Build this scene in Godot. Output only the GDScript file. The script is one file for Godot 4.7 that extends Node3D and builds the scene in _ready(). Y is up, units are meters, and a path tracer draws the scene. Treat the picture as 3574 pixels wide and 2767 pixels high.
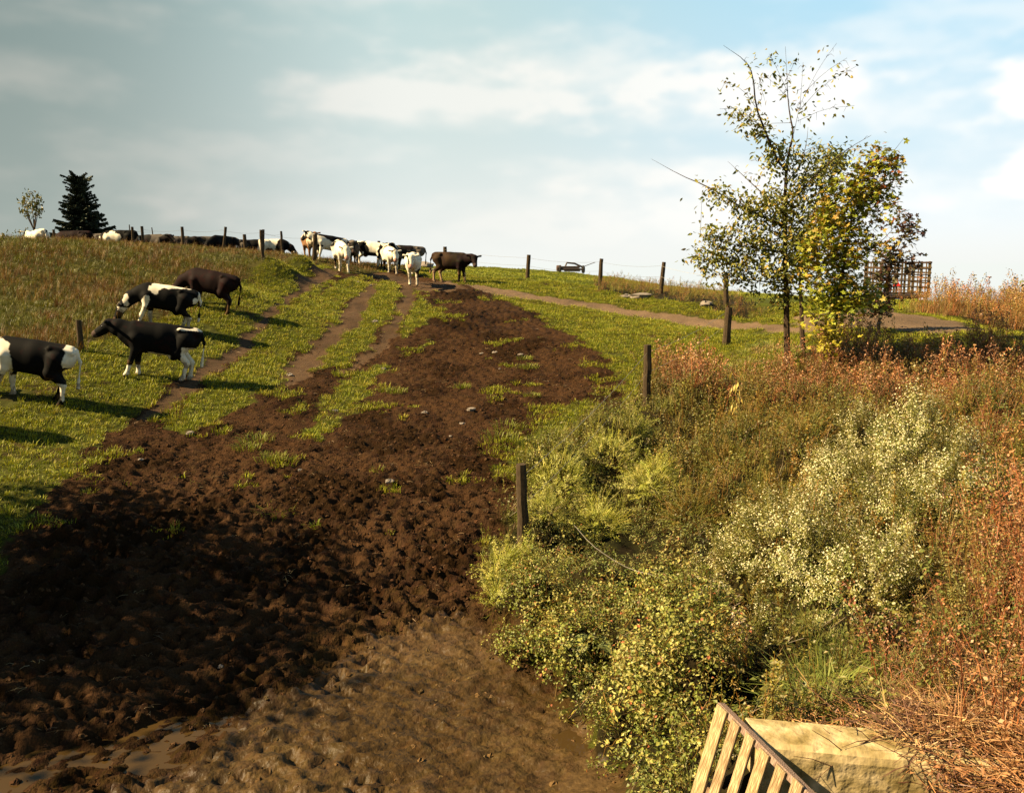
extends Node3D
# An autumn cow lane climbing a hill: churned mud, wheel tracks, pasture, a weedy bank with asters and saplings.
# Units are metres, y is up, the camera stands above the lane at the origin of the plan and looks towards -z.

const EXPOSURE := 4.1
const CAMERA_HEIGHT := 5.0
const SUN_FROM := Vector3(-0.767, 0.627, 0.14)

# The lie of the land: surveyed spots (x, z) and the weights of a smooth plate through them.
const LAND_SPOTS = [0.05,-10.6,-1.5,-14.42,-4.5,-13.99,-7.21,-13.38,-0.96,-19.48,-4.49,-18.98,-7.8,-18.42,-1.26,-25.97,-4.62,-25.59,-7.04,-25.03,2.12,-25.41,-1.57,-32.46,1.76,-30.95,-4.84,-31.63,-7.38,-31.14,-4.04,-36.78,-7.4,-40.33,-5.71,-42.11,-2.58,-38.91,-6,-38.03,-9.98,-18.14,-8.36,-20.67,-10.63,-22.07,-9.36,-26.92,-8.32,-29.86,-9.11,-41,-12.46,-21.67,-13.7,-27.81,-12.26,-31.71,-9.79,-34.64,-19.71,-34.81,-18.43,-37.74,-16.34,-39.77,-14.23,-42.69,-11.64,-45.54,3.74,-34.3,8.13,-30.43,6.1,-32.43,0.62,-41,3.81,-39.82,6.1,-37.51,8.06,-33.55,-1.31,-59.99,5.18,-62.79,8.76,-41.08,4.49,-27.64,6.34,-26.24,3.02,-19.77,0.21,-13.4,1.36,-15.94,4.76,-21.99,6.63,-21.29,7.83,-21.2,2.62,-15.78,2.31,-11.78,1.1,-9.54,1.09,-8.13,3.06,-9.2,5.33,-11.53,4.45,-14.85,8.21,-19.11,9.57,-16.99,4.8,-8.77,2.73,-6.45,2.04,-5.96,2.56,-4.53,2.88,-4.8,10.6,-22.09,12.49,-21.66,12.28,-26.27,11.46,-28.8,17.73,-41.36,12.89,-24.29,14.85,-29.47,15.94,-27.75,24.83,-43.4,-20,-52,-12,-53,-8.3,-46,-6,-47,-36,-48,-5,-54,-30,-75,-50,-70,-10,-75,-8,-100,-50,-110,10,-95,30,-70,38,-50,50,-90,0,-58,13.5,-60,20,-56,26,-62,22,-52,8,-75,1.15,-5.7,1.2,-5,0.8,-6.2,0.7,-5,2.3,-6.3,3.4,-6.7,2.4,-5.1,3.3,-5,2.4,-7,-20,-18,-28,-32,-16,-10,-14,-4,-9,-7,-6,-2,0,-3,3,-3.5,6,-3,9,-6,14,-12,20,-19,24,-30,3,2,-6,6,10,5,-20,5,-1.7,-7.62,-4.74,-7.6,-5.36,-7.57,0.91,-7.64,-3.36,-9.31,-4.14,-8.71,-5.15,-8.33,-5.59,-8.29,-0.96,-8.84,0.54,-8.86,-1.17,-10.99,-3.55,-10.83,-5.53,-10.6,-4.31,-9.73]
const LAND_WEIGHTS = [0.0280768553,0.0136569951,0.00107721235,0.0107547024,-0.0005813058,0.00564566893,-0.0261059998,-2.70717778e-05,0.00383875524,-0.0273774547,0.00146238919,0.00266817209,0.0021021541,0.00780065902,-0.034994595,0.0151689018,-0.00330107697,-0.0061344551,-0.00750497407,-0.0146292045,0.0102189532,0.00987319475,0.0010125969,0.019661667,0.023799078,0.0131032952,0.0111003221,-0.0165577046,0.00453460717,0.00204017451,0.00758378291,-0.00154357664,0.00181054176,-0.00294675893,0.00730292314,-0.0107395433,-0.0250028023,-0.00420714594,0.00838396129,0.00241758888,0.00437709919,0.0172642964,0.00957030647,0.00484744437,-0.00772818868,0.00992988758,-0.00937844694,0.0171341782,-0.0012929841,0.0140851994,-0.042039193,0.0418881597,0.0351319762,-0.0512347398,-0.0385153902,-0.05322536,-0.089672377,0.0447365134,0.00705307673,0.0359958726,-0.0351920133,-0.00054414189,0.00786196464,0.132378773,0.224451493,0.330644336,0.500252934,-0.0355700549,0.0113101024,-0.011647583,0.0258970191,0.00268755866,0.0317322412,-0.00244741144,-0.0173885965,-8.28345844e-05,-0.00578670875,0.00190589319,-0.00861172293,0.00430190856,0.0001527183,-0.000356045185,0.000415609546,-5.19995812e-05,-0.00184357428,0.000745329153,-0.000243503946,-0.000276067895,-0.00162667641,-0.000735870186,0.000284662004,-0.0104478181,-0.00485834049,0.00499895431,0.00187637305,-0.00441710371,-0.000285508298,0.0252494038,-0.0249381248,-0.0613760706,-0.0714148401,-0.0426544259,-0.078875079,-0.421019414,-0.407039685,0.054588883,-0.00553144373,0.000718446847,-0.00195891529,0.000314697125,-0.00273430326,0.00827260326,-0.00898378232,-0.134434191,0.0169500268,0.0133626709,-0.00651788684,-0.00595409929,0.00448134487,-0.000245303451,-0.00246957147,0.00267357051,0.00136468532,0.0369530872,0.00907430317,0.00934411702,-0.0474952715,-0.0098208578,-0.0012195615,-0.00858734993,-0.00754418435,0.0163209243,0.0400862846,-0.00402965004,-0.00211133781,-0.00274175329,-0.00191105517,7.26610059,0.00595167646,0.0132676201]
# What covers the ground: [cover, outline x, z, x, z ...]; later outlines lie over earlier ones.
# 0 pasture 1 churned mud 2 wet mud 3 wheel track 4 gravel 5 rough left bank 6 far field 10 dry brown 11 pale green 12 vines 13 goldenrod 15 long grass 16 rust weeds 17 short green 18 road verge 19 fence grass
const COVERS = [[6,[-3.8,-43.64,0.61,-40.42,3.75,-39.19,6,-36.88,7.41,-34.65,8.16,-32.52,26,-40,30,-64,-6,-64]],
[1,[-4.28,-6.4,-7.04,-11.09,-7.63,-14.68,-7.98,-17.26,-7.98,-19.65,-7.83,-23.06,-7.72,-26.57,-7.85,-33.21,-8.05,-39.38,-8.06,-46.59,-5.54,-43.87,-2.71,-39.26,-0.21,-34.11,1.66,-29.24,2.66,-25.37,2.89,-22.85,2.59,-20.41,1.37,-18.51,0.35,-16.87,-0.02,-13.92,-0.3,-12.81,-0.01,-11.3,0.49,-9.92,0.94,-8.4,1.14,-6.96,1.02,-5.7]],
[2,[-0.71,-11.51,0.05,-10.44,0.52,-9.42,0.92,-8.23,1.02,-7.19,0.96,-5.76,-4.06,-6.41,-3.68,-7.67,-2.9,-8.37,-2.77,-9.29,-2.19,-10.01,-1.47,-10.96]],
[3,[-8.28,-39.5,-7.66,-44.27,-7.36,-35.93,-7.65,-31.61,-7.39,-26.37,-7.37,-22.36,-7.35,-19.95,-7.51,-18.44,-7.85,-18.3,-7.81,-20.04,-7.91,-23.27,-7.77,-27,-7.96,-32.21]],
[3,[-5.97,-37.82,-5.39,-36.83,-4.85,-31.68,-4.93,-28.68,-5.28,-25.49,-5.17,-22.55,-5.61,-21.45,-6.14,-24.04,-5.72,-27,-5.75,-30.68,-5.79,-34.36]],
[3,[-4.89,-38.7,-4.33,-39.07,-3.48,-32.87,-3.55,-29.06,-3.63,-26.25,-4.01,-24.26,-4.58,-23.2,-4.14,-25.93,-3.92,-28.97,-4.06,-32.73]],
[3,[-7.04,-41.91,-2.71,-39.26,-1.72,-35.81,-3.46,-34.43,-5.08,-38.58,-6.41,-39.35]],
[0,[-7.36,-35.93,-7.12,-35.88,-7.23,-31.94,-7.42,-30.63,-7.62,-32.94]],
[0,[-6.63,-38.84,-5.62,-35.57,-5.89,-31.46,-5.59,-28.74,-5.66,-27.27,-6.24,-24.54,-5.72,-22.1,-5.87,-21.13,-6.23,-18.28,-6.58,-17.74,-7.21,-17.91,-7.17,-20.03,-7.25,-22.73,-7.34,-26.19,-7.45,-30.95,-7.1,-32.85,-6.82,-35.27]],
[0,[-5.58,-37.62,-5.18,-38.76,-4.22,-34.01,-4.04,-31.18,-4.1,-28.09,-4.2,-25.82,-4.7,-23.97,-5.1,-23.28,-5.23,-23.55,-5.23,-25.92,-4.94,-28.74,-4.95,-31.25,-5.13,-34.12]],
[0,[-3.61,-32.37,-3.15,-33.04,-2.9,-31.43,-2.51,-31.06,-2.69,-29.55,-2.89,-28.33,-3.32,-27.24,-3.4,-27.56,-3.47,-30.2]],
[0,[-3.7,-24.34,-3.26,-24.01,-3.42,-23.28,-3.45,-21.02,-3.6,-19.69,-3.75,-18.5,-3.93,-17.45,-4.2,-18.06,-4.2,-19.01,-4.41,-20.84,-4.19,-22.88,-3.94,-23.64]],
[0,[-2.84,-25.55,-2.53,-26.81,-2.4,-27.21,-2.53,-25.88]],
[0,[2.23,-20.12,1.37,-18.51,0.35,-16.87,-0.28,-15.91,0.08,-17.8,0.93,-19.72,1.77,-21.08]],
[4,[-3.39,-40.02,-0.62,-37.07,2.01,-35.45,3.95,-34.52,5.65,-32.83,8.39,-30.21,8.89,-27.76,8.54,-26.66,7.89,-28.39,5.48,-31.8,3.63,-33.29,1.58,-34.16,-0.77,-35.22]],
[4,[9.56,-29.9,12.57,-31.61,13.67,-31.08,14.83,-29.43,13.26,-24.74,11.69,-24.43,10.93,-25.7,9.91,-26.58,8.54,-26.66]],
[5,[-12.93,-17.43,-11.18,-19.29,-10.67,-21.8,-10.47,-24.19,-9.92,-27.33,-9.8,-32.78,-9.23,-35.97,-8.67,-41.4,-7,-39,-5,-46,-8,-62,-36,-62,-36,-20]],
[13,[0.34,-16.64,1.55,-18.24,2.5,-19.67,3.78,-23.15,5.19,-24.05,5.95,-22.17,6.87,-21.4,9.07,-22.71,10.85,-22.67,13.73,-21.55,22,-16,16,-3,2.6,-3,1.2,-6.2,1.06,-7.8,0.88,-8.77,0.49,-10.03,-0.01,-11.3,-0.3,-12.81,-0.02,-14.42]],
[10,[3.78,-23.15,5.19,-24.05,6.15,-21.97,9.07,-22.71,10.85,-22.67,13.73,-21.55,10.91,-16.89,7.84,-16.1,7.13,-17.59,4.95,-18.22,3.74,-19.6]],
[11,[0.34,-16.64,1.55,-18.24,2.64,-19.98,3.69,-19.29,2.95,-16.67,2.45,-14.67,1.24,-14.35,0.05,-12.41,-0.29,-12.66,-0.02,-14.42]],
[12,[0.05,-12.41,1.22,-14.18,2.53,-14.19,3.2,-12.51,2.54,-11.29,2.44,-8.99,2.09,-7.97,1.45,-6.4,1.15,-6,1.06,-7.8,0.88,-8.77,0.49,-10.03,-0.01,-11.3]],
[15,[2.91,-9.41,3.9,-8.75,4.52,-8.59,3.7,-7.33,2.94,-6.49,2.39,-6.57,2.58,-7.7]],
[16,[4.82,-9.19,6.42,-9.78,10,-6,10,-3,3.1,-3.5,3.1,-5.4,2.94,-6.49,3.78,-7.49]],
[17,[5.19,-24.05,6.99,-25.06,7.97,-24.03,7.33,-20.69,5.46,-20.23,4.27,-20.66]],
[19,[4.38,-47.15,7.29,-44.84,9.66,-45.26,9.09,-32.81,8.29,-31.03,7.2,-33.65,5.79,-35.86,3.6,-37.64]],
[18,[13.95,-31.33,15.69,-31.17,16.3,-29.54,18.32,-28.77,30,-33,24,-40,18.5,-38]]]

const PUDDLES = [[-4.93,-7.8,-3.26,-9.19,0.5,0.56,"long brown puddle lying in the churned mud"],[-3.62,-8.04,-3.22,-8.2,0.2,0.45,"short puddle beside the long one in the mud"],[0.39,-9.61,0.57,-9.42,0.12,0.55,"small puddle in the wet mud below the vines"],[0.66,-8.83,0.8,-8.45,0.14,0.55,"ochre puddle at the edge of the smeared mud"]]
const COWS = {"c0":[-10.94,-16.45,180,1.16],"c1":[-10.13,-18.39,180,1.27],"c2":[-8.42,-20.82,190,1.36],"c3":[-9.82,-24.96,180,1.17],"c4":[-9.33,-27.35,180,1.19],"r1":[-23.94,-45.6,150,1.39],"r2":[-22.38,-46.11,180,1.39],"r3":[-20.15,-46.31,180,1.38],"r3b":[-21.06,-46.72,180,1.38],"r4":[-19.09,-47.83,0,1.41],"r5":[-17.96,-48.53,10,1.4],"r6":[-16.83,-49.2,190,1.39],"r7":[-15.79,-49.28,215,1.4],"r8":[-15.58,-50.4,200,1.41],"r9":[-14.7,-51.44,180,1.41],"r10":[-13.66,-51.73,0,1.39],"g1":[-10.06,-44.89,-70,0.83],"g2":[-8.83,-43.1,-160,1.02],"g4":[-7.65,-43.33,-80,1.07],"g5":[-6.99,-44.45,-10,1.09],"g7":[-5.2,-44.7,200,1],"g3":[-7.58,-39.92,-60,1.26],"g6":[-5.7,-42.03,-75,1.26],"g8":[-4.07,-37.04,-88,1.33],"g9":[-2.65,-39.03,-25,1.28]}
const FENCE_NEAR = [[0.19,-13.32,1.38,0.18,2],[3.03,-19.77,1.36,0.19,0],[6.28,-26.1,1.1,0.23,-3]]
const FENCE_FIELD = [[7.99,-33.32,1.27,0.19,2],[6.15,-37.21,1.3,0.18,-6],[3.86,-39.45,1.17,0.19,-3],[0.68,-40.88,1.06,0.19,-5],[-4.26,-55.93,1.33,0.26,-5]]
const FENCE_BANK = [[-10.57,-21.73,0.74,0.15,0],[-10.09,-27.98,0.83,0.19,0],[-9.56,-34.56,1.13,0.14,2],[-9.18,-41.67,1.21,0.22,-5]]
const FENCE_RIDGE = [[-22.72,-44.82,1.24,0.13,0],[-18.97,-45.18,1.26,0.14,0],[-18.53,-45.36,1.31,0.15,1],[-16.52,-45.33,1.29,0.17,1],[-14.54,-45.22,1.29,0.15,-10],[-13.95,-47.23,1.09,0.2,2],[-12.88,-46.5,1.31,0.15,-4],[-11.98,-47,1.25,0.13,1],[-6.83,-45.74,1.3,0.16,-4]]
const FENCE_FAR = [[-20.25,-47.89,1.85,0.06,0],[-19.08,-48.37,1.77,0.06,6]]
const T1_AT = [6.64,-21.36]
const T1_LIMBS = [[[0,-0],[-0.06,0.89],[-0.11,1.86],[-0.18,2.83],[-0.21,3.56],[-0.23,4.28],[-0.18,4.97],[-0.11,5.4],[-0.2,5.84],[-0.28,6.32],[-0.33,6.8],[-0.38,7.34]],
[[-0.23,4.58],[-0.5,4.82],[-0.89,5.4],[-1.19,5.88],[-1.38,6.51],[-1.58,6.76],[-2.17,7]],
[[-0.87,5.38],[-1.33,5.69],[-1.63,5.82],[-2.12,5.76]],
[[-1.19,5.88],[-1.57,6.18],[-2.12,6.3]],
[[-0.25,3.31],[-0.69,3.56],[-1.13,3.75],[-1.57,4.09],[-1.97,4.33],[-2.47,4.58],[-3.14,5.01]],
[[-0.17,2.68],[-0.79,2.79],[-1.48,2.87],[-2.26,3.14]],
[[-0.16,2.25],[-0.79,2.29],[-1.57,2.54],[-2.39,2.54]],
[[-0.14,1.96],[-0.69,2],[-1.38,2.15],[-2.07,2.13]],
[[-0.21,4.28],[0.28,4.77],[0.48,5.35],[0.55,5.69]],
[[-0.18,3.8],[0.38,4.53],[0.87,4.97],[1.21,5.2]],
[[-0.19,3.56],[-0.78,4.23],[-1.06,4.56],[-1.35,4.9]],
[[-0.11,5.4],[-0.01,6.03],[0.09,6.32],[0.37,6.86],[0.68,7.34]],
[[-0.01,6.03],[0.05,6.58],[0.1,7.03]],
[[0.09,6.32],[0.41,6.69],[0.83,6.95]],
[[0.01,5.91],[0.46,6.47],[1.17,6.86]],
[[-0.03,5.68],[0.58,5.96],[1.27,6.03]],
[[-0.28,6.32],[-0.5,6.75],[-0.78,7.14]],
[[-0.28,6.24],[-0.55,6.47],[-0.89,6.75]],
[[-0.33,6.58],[-0.08,7.03],[-0.08,7.03]],
[[-1.19,5.88],[-1.01,6.13],[-1.06,6.58]]]
const T1_BLOBS = [[-0.44,3.45,0.74,1.13,52],[-0.67,2.44,0.96,0.57,44],[0.12,3.89,0.62,1.02,36],[-0.89,3.78,0.57,0.34,16],[0.69,4.84,0.51,0.45,16],[-0.55,4.84,0.51,0.45,14],[-1.01,5.46,0.4,0.29,10],[-0.33,1.88,0.68,0.51,20],[0.24,2.44,0.57,0.74,20],[-1.63,2.94,0.68,0.23,16],[-1.74,2.49,0.68,0.23,16],[-1.52,2.08,0.62,0.2,14],[-1.69,4.09,0.62,0.25,13],[-1.06,3.33,0.62,0.45,22],[-0.16,4.56,0.45,0.85,16],[-1.35,5.77,0.34,0.16,5],[-2.02,3.14,0.28,0.11,4],[-2.14,2.54,0.28,0.11,4]]
const T2_AT = [7.47,-22.72]
const T2_LIMBS = [[[0,0],[-0.06,0.76],[-0.13,1.35],[-0.17,1.95],[-0.05,2.78],[0.1,3.61],[0.25,4.44],[0.31,5.04]],
[[-0.14,1.47],[-0.41,1.83],[-0.65,2.3]],
[[-0.05,2.78],[0.37,3.25],[0.67,3.97]],
[[0.1,3.61],[-0.29,4.09],[-0.41,4.56]],
[[0.25,4.44],[0.61,4.8],[0.79,5.04]]]
const T2_BLOBS = [[-0.29,2.3,0.66,0.66,30],[0.13,3.37,0.6,0.96,36],[0.37,4.5,0.6,0.6,26],[-0.29,3.02,0.48,0.72,20],[0.73,4.86,0.36,0.36,8]]
const T3_AT = [7.37,-20.63]
const T3_LIMBS = [[[0,0.15],[0.07,0.78],[0.18,1.64],[0.26,2.51],[0.35,3.38],[0.46,4.13],[0.7,4.78],[0.81,5.11]],
[[0.18,1.64],[-0.28,2.08],[-0.56,2.51]],
[[0.1,1.1],[0.59,1.43],[1.03,1.64]],
[[0.24,2.29],[0.81,2.83],[1.14,3.38]],
[[0.32,3.16],[-0.07,3.7],[-0.18,4.13]],
[[0.37,3.48],[0.92,4.03],[1.36,4.46],[1.52,4.78]],
[[0.46,4.13],[1.03,4.78],[1.25,5.11]],
[[0.04,0.56],[-0.23,0.83],[-0.34,1]],
[[0.02,0.45],[0.37,0.62],[0.54,0.76]]]
const T3_BLOBS = [[-0.27,2.45,0.71,0.98,92],[0.44,3.2,0.91,1.04,126],[0.82,4.12,0.65,0.61,52],[0.71,4.77,0.36,0.34,16],[1.12,4.61,0.34,0.43,16],[-0.05,3.64,0.58,0.68,51],[0.05,1.53,0.84,0.68,74],[0.6,1.8,0.71,0.61,51],[-0.11,0.71,0.49,0.39,25],[1.2,3.96,0.36,0.37,14],[0.22,4.18,0.45,0.43,23]]
const T4_AT = [10.34,-25.15]
const T4_LIMBS = [[[0,0],[0.05,0.81],[0.17,1.47],[0.34,2.12],[0.57,2.78],[0.74,3.24]],
[[0.17,1.47],[0.64,1.73],[1.03,1.93]],
[[0.11,1.07],[-0.29,1.34],[-0.49,1.47]],
[[0.05,0.75],[0.37,0.94],[0.11,0.68]],
[[0.34,2.12],[0.11,2.52],[0.08,2.71]],
[[0.57,2.78],[0.83,2.52],[0.97,2.25]]]
const T4_BLOBS = [[0.61,2.78,0.37,0.42,12],[0.37,2.06,0.48,0.42,20],[0,1.47,0.48,0.4,18],[-0.13,0.81,0.56,0.32,26],[0.8,1.99,0.19,0.19,4]]
const T5_AT = [13.88,-21.72]
const T5_LIMBS = [[[-0,0],[-0.06,0.85],[-0.14,1.88],[-0.18,2.78],[-0.23,3.47]],
[[-0.09,1.31],[-0.75,1.7],[-1.21,1.81],[-1.63,1.84]],
[[-0.14,1.88],[0.23,2.33],[0.46,2.78]],
[[-0.16,2.33],[-0.44,2.67],[-0.48,3.01]]]
const T5_BLOBS = [[-1.47,1.83,0.16,0.05,3],[-1.15,1.8,0.18,0.07,3],[-0.17,2.67,0.46,0.69,22],[0.23,2.33,0.46,0.46,12]]
const SPRUCE = [-30.95,-65.01,7.17,2.77]
const FAR_BUSHES = [[-32.72,-61.88,.85,1.0,420,3.88,1,"round_tree","small sparse round tree far behind the left ridge","tree"],[-35.08,-62.88,1.6,1.69,700,0.0,2,"far_bush","dark bush at the far end of the left ridge","bush"],[-32.29,-59.84,1,1.63,700,0.0,3,"far_bush","low leafy bush beside the small round tree","bush"]]
const WAGON = [20.84,-48.73,11.5]
const RAKE = [4.13,-62.86]
const STONES = [[5.17,-36.16,0.5,0.14,"flat grey stone slab on the field bank",""],
[4.63,-36.39,0.3,0.1,"smaller grey slab beside the flat stone on the bank",""],
[7.28,-33.61,0.28,0.12,"pale stone at the foot of the corner post",""],
[-4.66,-48.58,0.5,0.25,"dark boulder behind the leading white cow",""],
[-3.97,-45.61,0.22,0.06,"white flat stone beside the dark boulder",""],
[-5.76,-22.9,0.1,0.04,"small pale stone lying in the trodden lane","stones in the lane"],
[-3.47,-23.89,0.08,0.04,"small pale stone lying in the trodden lane","stones in the lane"],
[-0.87,-25.62,0.08,0.03,"small pale stone lying in the trodden lane","stones in the lane"],
[-0.5,-25.69,0.1,0.04,"small pale stone lying in the trodden lane","stones in the lane"],
[-3.92,-16.07,0.06,0.03,"small pale stone lying in the trodden lane","stones in the lane"],
[-2.2,-15.53,0.09,0.04,"small pale stone lying in the trodden lane","stones in the lane"],
[-1.1,-19.3,0.08,0.03,"small pale stone lying in the trodden lane","stones in the lane"],
[-0.94,-20.16,0.12,0.05,"small pale stone lying in the trodden lane","stones in the lane"],
[-1.99,-19.92,0.08,0.03,"small pale stone lying in the trodden lane","stones in the lane"],
[-1.3,-18.36,0.04,0.02,"small pale stone lying in the trodden lane","stones in the lane"],
[-6.54,-17.75,0.09,0.04,"small pale stone lying in the trodden lane","stones in the lane"],
[-4.43,-28.84,0.11,0.05,"small pale stone lying in the trodden lane","stones in the lane"],
[-6.31,-36.35,0.11,0.05,"small pale stone lying in the trodden lane","stones in the lane"],
[-5.66,-35.87,0.08,0.03,"small pale stone lying in the trodden lane","stones in the lane"],
[-3.46,-9.98,0.04,0.02,"small pale stone lying in the trodden lane","stones in the lane"],
[0.24,-25.23,0.08,0.03,"small pale stone lying in the trodden lane","stones in the lane"],
[-3.99,-19.81,0.09,0.04,"small pale stone lying in the trodden lane","stones in the lane"],
[-0.34,-24,0.04,0.02,"small pale stone lying in the trodden lane","stones in the lane"],
[-6.78,-15.89,0.05,0.02,"small pale stone lying in the trodden lane","stones in the lane"],
[-2.36,-10.56,0.04,0.02,"small pale stone lying in the trodden lane","stones in the lane"]]
const CLUMPS = [[-3.87,-14.19,1.1],[-5.1,-17.37,1.2],[-5.16,-16.93,0.9],[-4.53,-16.35,1],[-0.07,-18.87,1.3],[-0.26,-18.17,1.3],[0.83,-18.56,1.3],[0.56,-17.94,1.3],[-2.81,-21.53,0.9],[-1.26,-22.07,0.8],[0.42,-23.9,1],[0.49,-21.26,0.7],[0.37,-24.88,0.8],[0.46,-17.69,1]]
const DOCK = [0.93,-9.82]
const YELLOW = [4.22,-16.59]
const FLUFF = [2.35,-8.3]
const LOOSE_WIRE = [0.95,1.05,-13.15,1.14,0.97,-12.47,1.36,0.94,-11.95,1.59,0.94,-11.46,1.87,1,-11.06,2.01,1.07,-10.49,2.13,1.19,-9.72]
const SHADE_TREE = [-14.0,-9.9,3.7]
# hummocks and hollows of the weedy bank: x, z, radius, height
const HUMMOCKS = [[0.93,-15.98,0.9,0.75],[1.93,-17.27,0.9,0.75],[0.43,-13.67,0.55,0.52],[2.53,-15.21,0.8,0.52],[0.37,-11.52,0.6,0.6],[1.33,-12.22,0.55,0.45],[0.79,-10.33,0.5,0.52],[1.65,-9.95,0.6,0.6],[1.76,-8.07,0.5,0.6],[4.1,-16.33,0.8,0.6],[4.39,-14.34,0.8,0.52],[5.79,-15.03,0.9,0.75],[5.64,-11.69,0.8,0.75],[3.55,-10.85,0.9,0.75],[1.13,-8.88,0.45,0.45],[2.58,-12.14,0.5,-0.83],[2.32,-7.87,0.5,-0.75],[3.88,-8.42,0.4,-0.6],[1.94,-11.88,0.4,-0.68],[1,-11.5,0.3,-0.52],[3.32,-13.37,0.5,-0.45],[5.89,-18.17,1,0.45],[4.23,-19.47,0.9,0.45],[8.29,-15.69,1,0.6],[7.52,-17.02,0.8,-0.45],[2.83,-9.2,0.4,-0.45],[1.85,-14.32,0.4,-0.6],[-9.33,-34.63,1.4,0.75],[-8.8,-37.38,1.1,0.68],[-9.54,-29.82,1.2,0.45]]
# bushes of the bank: [kind, name, label, [x, z, radius, height] of each of its rounded heads]
const BUSHES = [["aster","aster_bush","tall white aster bush below the goldenrod on the bank",[[5.6,-13.83,0.5,0.7],[4.81,-12.74,0.5,0.65],[4.9,-11.94,0.5,0.6],[4.33,-11.4,0.4,0.5]]],
["aster","aster_bush","round white aster bush beside the rust coloured weeds",[[5.59,-11.78,0.5,0.65],[5.26,-10.44,0.5,0.6],[4.83,-10.22,0.45,0.55]]],
["aster","aster_bush","low sprawling yellowish aster mound in front of the other asters",[[2.76,-10.5,0.42,0.45],[3.25,-10.42,0.5,0.55],[3.59,-9.8,0.5,0.55],[3.74,-9,0.45,0.55],[2.71,-9.28,0.35,0.4]]],
["pale","weed_bush","round pale green bush just behind the vine covered post",[[0.85,-15.26,0.55,0.6],[0.56,-14.02,0.4,0.45],[0.14,-12.46,0.28,0.5]]],
["pale","weed_bush","pale green bush between the vine covered post and the next post",[[1.85,-16.54,0.55,0.6],[2.39,-17.63,0.4,0.4]]],
["pale","weed_bush","pale grassy mound at the mud edge left of the post",[[-0.13,-12.28,0.3,0.4],[-0.17,-11.63,0.28,0.35]]],
["pale","weed_bush","yellow green bush above the slack wire",[[1.39,-13.93,0.45,0.5],[2.42,-15.01,0.48,0.5]]],
["vine","vine_bush","leafy vine heap at the foot of the vine covered post",[[0.39,-11.23,0.4,0.45],[0.22,-10.46,0.3,0.35]]],
["vine","vine_bush","leafy vine heap under the slack wire",[[1.2,-11.02,0.45,0.5],[0.74,-9.95,0.38,0.4]]],
["vine","vine_bush","yellowish vine heap beside the asters",[[1.94,-10.09,0.45,0.48],[2.24,-10.45,0.35,0.4]]],
["vine","vine_bush","dark vine heap hanging over the mud above the pallet",[[1.86,-8.36,0.42,0.5],[1.43,-8.27,0.42,0.45]]],
["vine","vine_bush","trailing vine heap next to the wooden pallet",[[1.13,-8.06,0.32,0.4],[1.55,-6.92,0.3,0.42]]],
["gold","weed_bush","olive goldenrod clump behind the yellow withered plant",[[3.89,-15.44,0.5,0.55],[4.62,-17,0.45,0.45]]],
["gold","weed_bush","brown green goldenrod clump left of the tall asters",[[4.06,-13.33,0.55,0.55],[4.95,-14.64,0.5,0.5]]],
["gold","weed_bush","goldenrod clump above the dark hollow in the vines",[[2.88,-13.87,0.48,0.5]]],
["rust","weed_bush","rust red weed clump beyond the round aster bush",[[7.05,-12.9,0.45,0.75],[8.41,-16.26,0.45,0.5]]]]

var rng := RandomNumberGenerator.new()
var land: PackedFloat32Array
const LX0 := -72.0
const LZ0 := -134.0
const LNX := 289
const LNZ := 297
var cover: PackedByteArray
const CX0 := -37.0
const CZ0 := -66.0
const CS := 0.1
const CNX := 680
const CNZ := 640
var wobble := FastNoiseLite.new()
var patch := FastNoiseLite.new()
var M := {}
var taken := {}

# ---------------------------------------------------------------- names, labels
func numbered(called: String) -> String:
	if not taken.has(called):
		taken[called] = 0
		return called
	taken[called] += 1
	return "%s_%03d" % [called, taken[called]]

func tag(o: Node, label := "", category := "", group := "", kind := "") -> Node:
	if label: o.set_meta("label", label)
	if category: o.set_meta("category", category)
	if group: o.set_meta("group", group)
	if kind: o.set_meta("kind", kind)
	return o

func thing(called: String, at: Vector3, label: String, category: String, group := "") -> Node3D:
	var o := Node3D.new()
	o.name = numbered(called)
	add_child(o)
	o.position = at
	tag(o, label, category, group)
	return o

func mesh_node(called: String, mesh: Mesh, m: Material, parent: Node = null) -> MeshInstance3D:
	var o := MeshInstance3D.new()
	o.mesh = mesh
	o.material_override = m
	if parent == null:
		o.name = numbered(called)
		add_child(o)
	else:
		o.name = called
		parent.add_child(o, true)
	return o

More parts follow.
